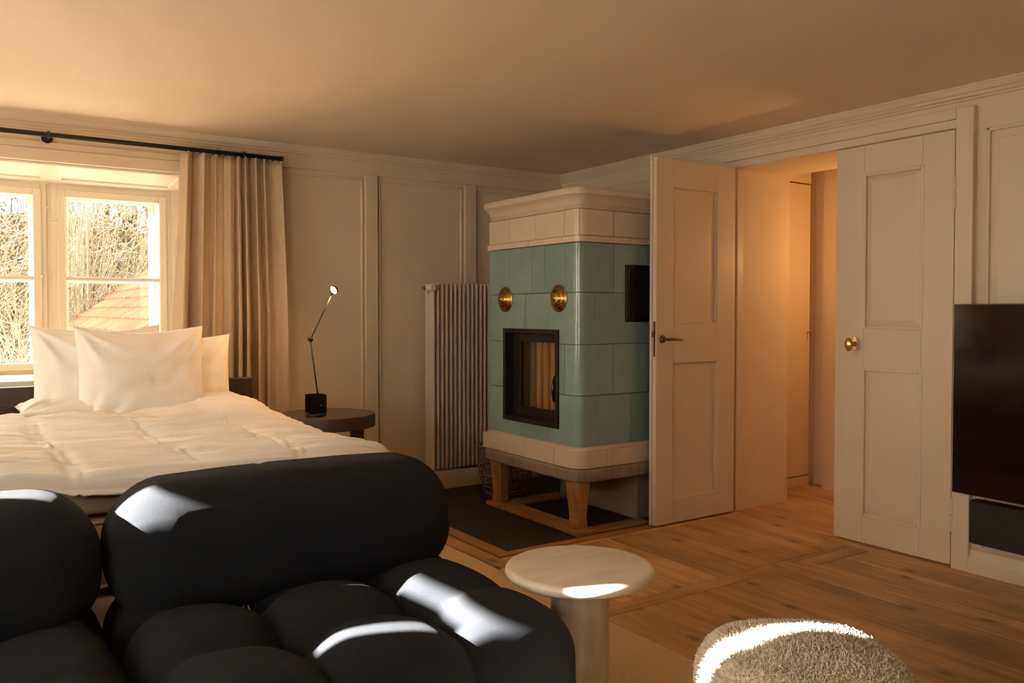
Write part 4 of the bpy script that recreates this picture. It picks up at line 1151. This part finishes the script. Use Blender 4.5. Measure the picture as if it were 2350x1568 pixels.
# ================================================================== OUTSIDE
tag(obj('garden_ground', B((-30, 30, 10.0, 40, -3.0, -2.9), (-30, -9.0, -20, 10.0, -3.0, -2.9)), 'lawn'), 'dull green garden ground below the window', 'ground', kind='structure')
tag(obj('bounce_ground', B((-9, 30, 5.7, 10.0, -3.0, -2.88), (-9, -1.7, -20, 5.7, -3.0, -2.88)), 'bounce'), 'pale gravel terrace added unseen below the windows', 'surface', kind='structure')  # unseen pale ground, added to bounce sun onto the ceiling
bm = bmesh.new()
grid_mesh(bm, lambda i, j: (-14 + 28 * i / 24, 15.0 + 0.75 * j, -2.9 + 0.40 * j * (1 + 0.20 * nz(i * .5, j * .4, 2)) ), 24, 16)
tag(obj('hillside', bm, 'hill_ground', smooth=True), 'brown wooded slope rising behind the shrubs', 'hill', kind='structure')
def shrub(label, c, R, Hh, n, seed, m):
    rs = random.Random(seed); t = thing('shrub', label, 'shrub', c, 'bare shrubs outside the window')
    verts = []; faces = []
    def twig(pts, r):
        b0 = len(verts)
        for i, p in enumerate(pts):
            rr = r * (1 - 0.7 * i / len(pts))
            for k in range(3):
                a = 2 * math.pi * k / 3
                verts.append((p.x + rr * math.cos(a) - c[0], p.y + rr * math.sin(a) * .6 - c[1], p.z + rr * math.sin(a) * .8 - c[2]))
        for i in range(len(pts) - 1):
            for k in range(3):
                k2 = (k + 1) % 3
                faces.append((b0 + 3 * i + k, b0 + 3 * i + k2, b0 + 3 * i + 3 + k2, b0 + 3 * i + 3 + k))
    for q in range(n):
        p = Vector((c[0] + rs.gauss(0, .12) * R, c[1] + rs.gauss(0, .12) * R, c[2])) if q % 4 == 0 else Vector((c[0] + rs.uniform(-1, 1) * R, c[1] + rs.uniform(-1, 1) * R, c[2] + rs.random() ** .8 * Hh))
        a = rs.uniform(0, 2 * math.pi); d = Vector((math.cos(a), math.sin(a), rs.uniform(-0.1, 1.3))).normalized()
        if q % 4 == 0: d = Vector((rs.gauss(0, .35), rs.gauss(0, .35), 1)).normalized()
        L = (Hh / 6 if q % 4 == 0 else rs.uniform(0.06, 0.15)); pts = [p]
        for s in range(6):
            d = (d + Vector((rs.gauss(0, .28), rs.gauss(0, .28), rs.gauss(0, .22)))).normalized()
            p = p + d * L; p.x = min(max(p.x, c[0] - R), c[0] + R); p.y = min(max(p.y, c[1] - R), c[1] + R); pts.append(p)
        twig(pts, 0.010 if q % 4 == 0 else rs.uniform(0.003, 0.007))
    me = bpy.data.meshes.new('twigs'); me.from_pydata(verts, [], faces); me.materials.append(MATS[m])
    o = bpy.data.objects.new('twigs', me); C.objects.link(o); o.parent = t; o['kind'] = 'stuff'
    # sparse leaves
    v2 = []; f2 = []
    for q in range(n // 2):
        p = Vector((rs.uniform(-1, 1) * R, rs.uniform(-1, 1) * R, rs.random() * Hh))
        u = Vector((rs.gauss(0, 1), rs.gauss(0, 1), rs.gauss(0, 1))).normalized(); w = u.orthogonal().normalized(); s = rs.uniform(.02, .05)
        b0 = len(v2); v2 += [tuple(p - u * s), tuple(p + w * s * .5), tuple(p + u * s), tuple(p - w * s * .5)]; f2.append((b0, b0 + 1, b0 + 2, b0 + 3))
    me = bpy.data.meshes.new('leaves'); me.from_pydata(v2, [], f2); me.materials.append(MATS['dry_leaf' if seed % 2 else 'green_leaf'])
    o = bpy.data.objects.new('leaves', me); C.objects.link(o); o.parent = t; o['kind'] = 'stuff'
    return t
SH_ = [((2.2, 11.25, -2.9), 0.88, 6.2, 'pale tangled bare shrub rising behind the tiled roof, in the right casement', 'twig_pale'),
       ((0.35, 11.25, -2.9), 0.88, 5.0, 'tangled shrub filling the left casement', 'twig_pale'),
       ((0.95, 13.75, -2.85), 1.25, 7.3, 'tall brown shrub standing behind the two pale ones', 'twig_brown'),
       ((3.6, 13.75, -2.85), 1.25, 7.0, 'brown shrub at the right edge of the right casement', 'twig_brown'),
       ((-1.75, 13.75, -2.85), 1.25, 5.0, 'bare shrub outside beyond the left picture edge', 'twig_pale')]
for k, (c, R, Hh, lab, m) in enumerate(SH_):
    shrub(lab, c, R, Hh, 2800, 10 + k, m)
# neighbouring roof: slope rising to the right, each tile its own piece
house = thing('neighbour_house', 'low house with orange clay tiled roof outside the right casement', 'house', (1.9, 8.6, -2.9))
RA = math.atan2(0.45, 0.62)
rx0, rz0 = 0.955, 0.900
def rp(s, y, h=0.0):   # s along slope, h above
    return Vector((rx0 + s * math.cos(RA) - h * math.sin(RA), y, rz0 + s * math.sin(RA) + h * math.cos(RA)))
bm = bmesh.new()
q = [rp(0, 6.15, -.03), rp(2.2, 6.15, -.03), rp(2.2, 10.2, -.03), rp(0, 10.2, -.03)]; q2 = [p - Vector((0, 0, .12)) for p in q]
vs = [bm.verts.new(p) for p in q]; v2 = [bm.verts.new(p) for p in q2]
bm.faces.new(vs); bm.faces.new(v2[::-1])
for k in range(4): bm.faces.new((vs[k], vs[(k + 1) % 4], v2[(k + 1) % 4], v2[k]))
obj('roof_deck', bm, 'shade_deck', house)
obj('wall', B(1.10, 3.2, 6.35, 10.0, -2.9, 0.86), 'exterior_render', house)
tile0 = None
for i in range(11):
    for j in range(22):
        s0 = 0.155 * i - .02; y0 = 6.15 + 0.185 * j
        if tile0 is None:
            bm = bmesh.new(); sec = []
            for k in range(7):
                a = math.pi * k / 6; sec.append((0.088 * math.cos(a), 0.028 * math.sin(a)))
            r0 = [bm.verts.new(rp(s0, y0 + .09 + p[0], .012 + p[1])) for p in sec]; r1 = [bm.verts.new(rp(s0 + .185, y0 + .09 + p[0], -.006 + p[1])) for p in sec]
            for k in range(6): bm.faces.new((r0[k], r0[k + 1], r1[k + 1], r1[k]))
            bm.faces.new(r0); bm.faces.new(r1[::-1])
            tile0 = obj('roof_tile', bm, 'roof_tile', house, smooth=False); t0 = (s0, y0)
        else:
            d = rp(s0, y0) - rp(*t0); link_copy(tile0, house, d)
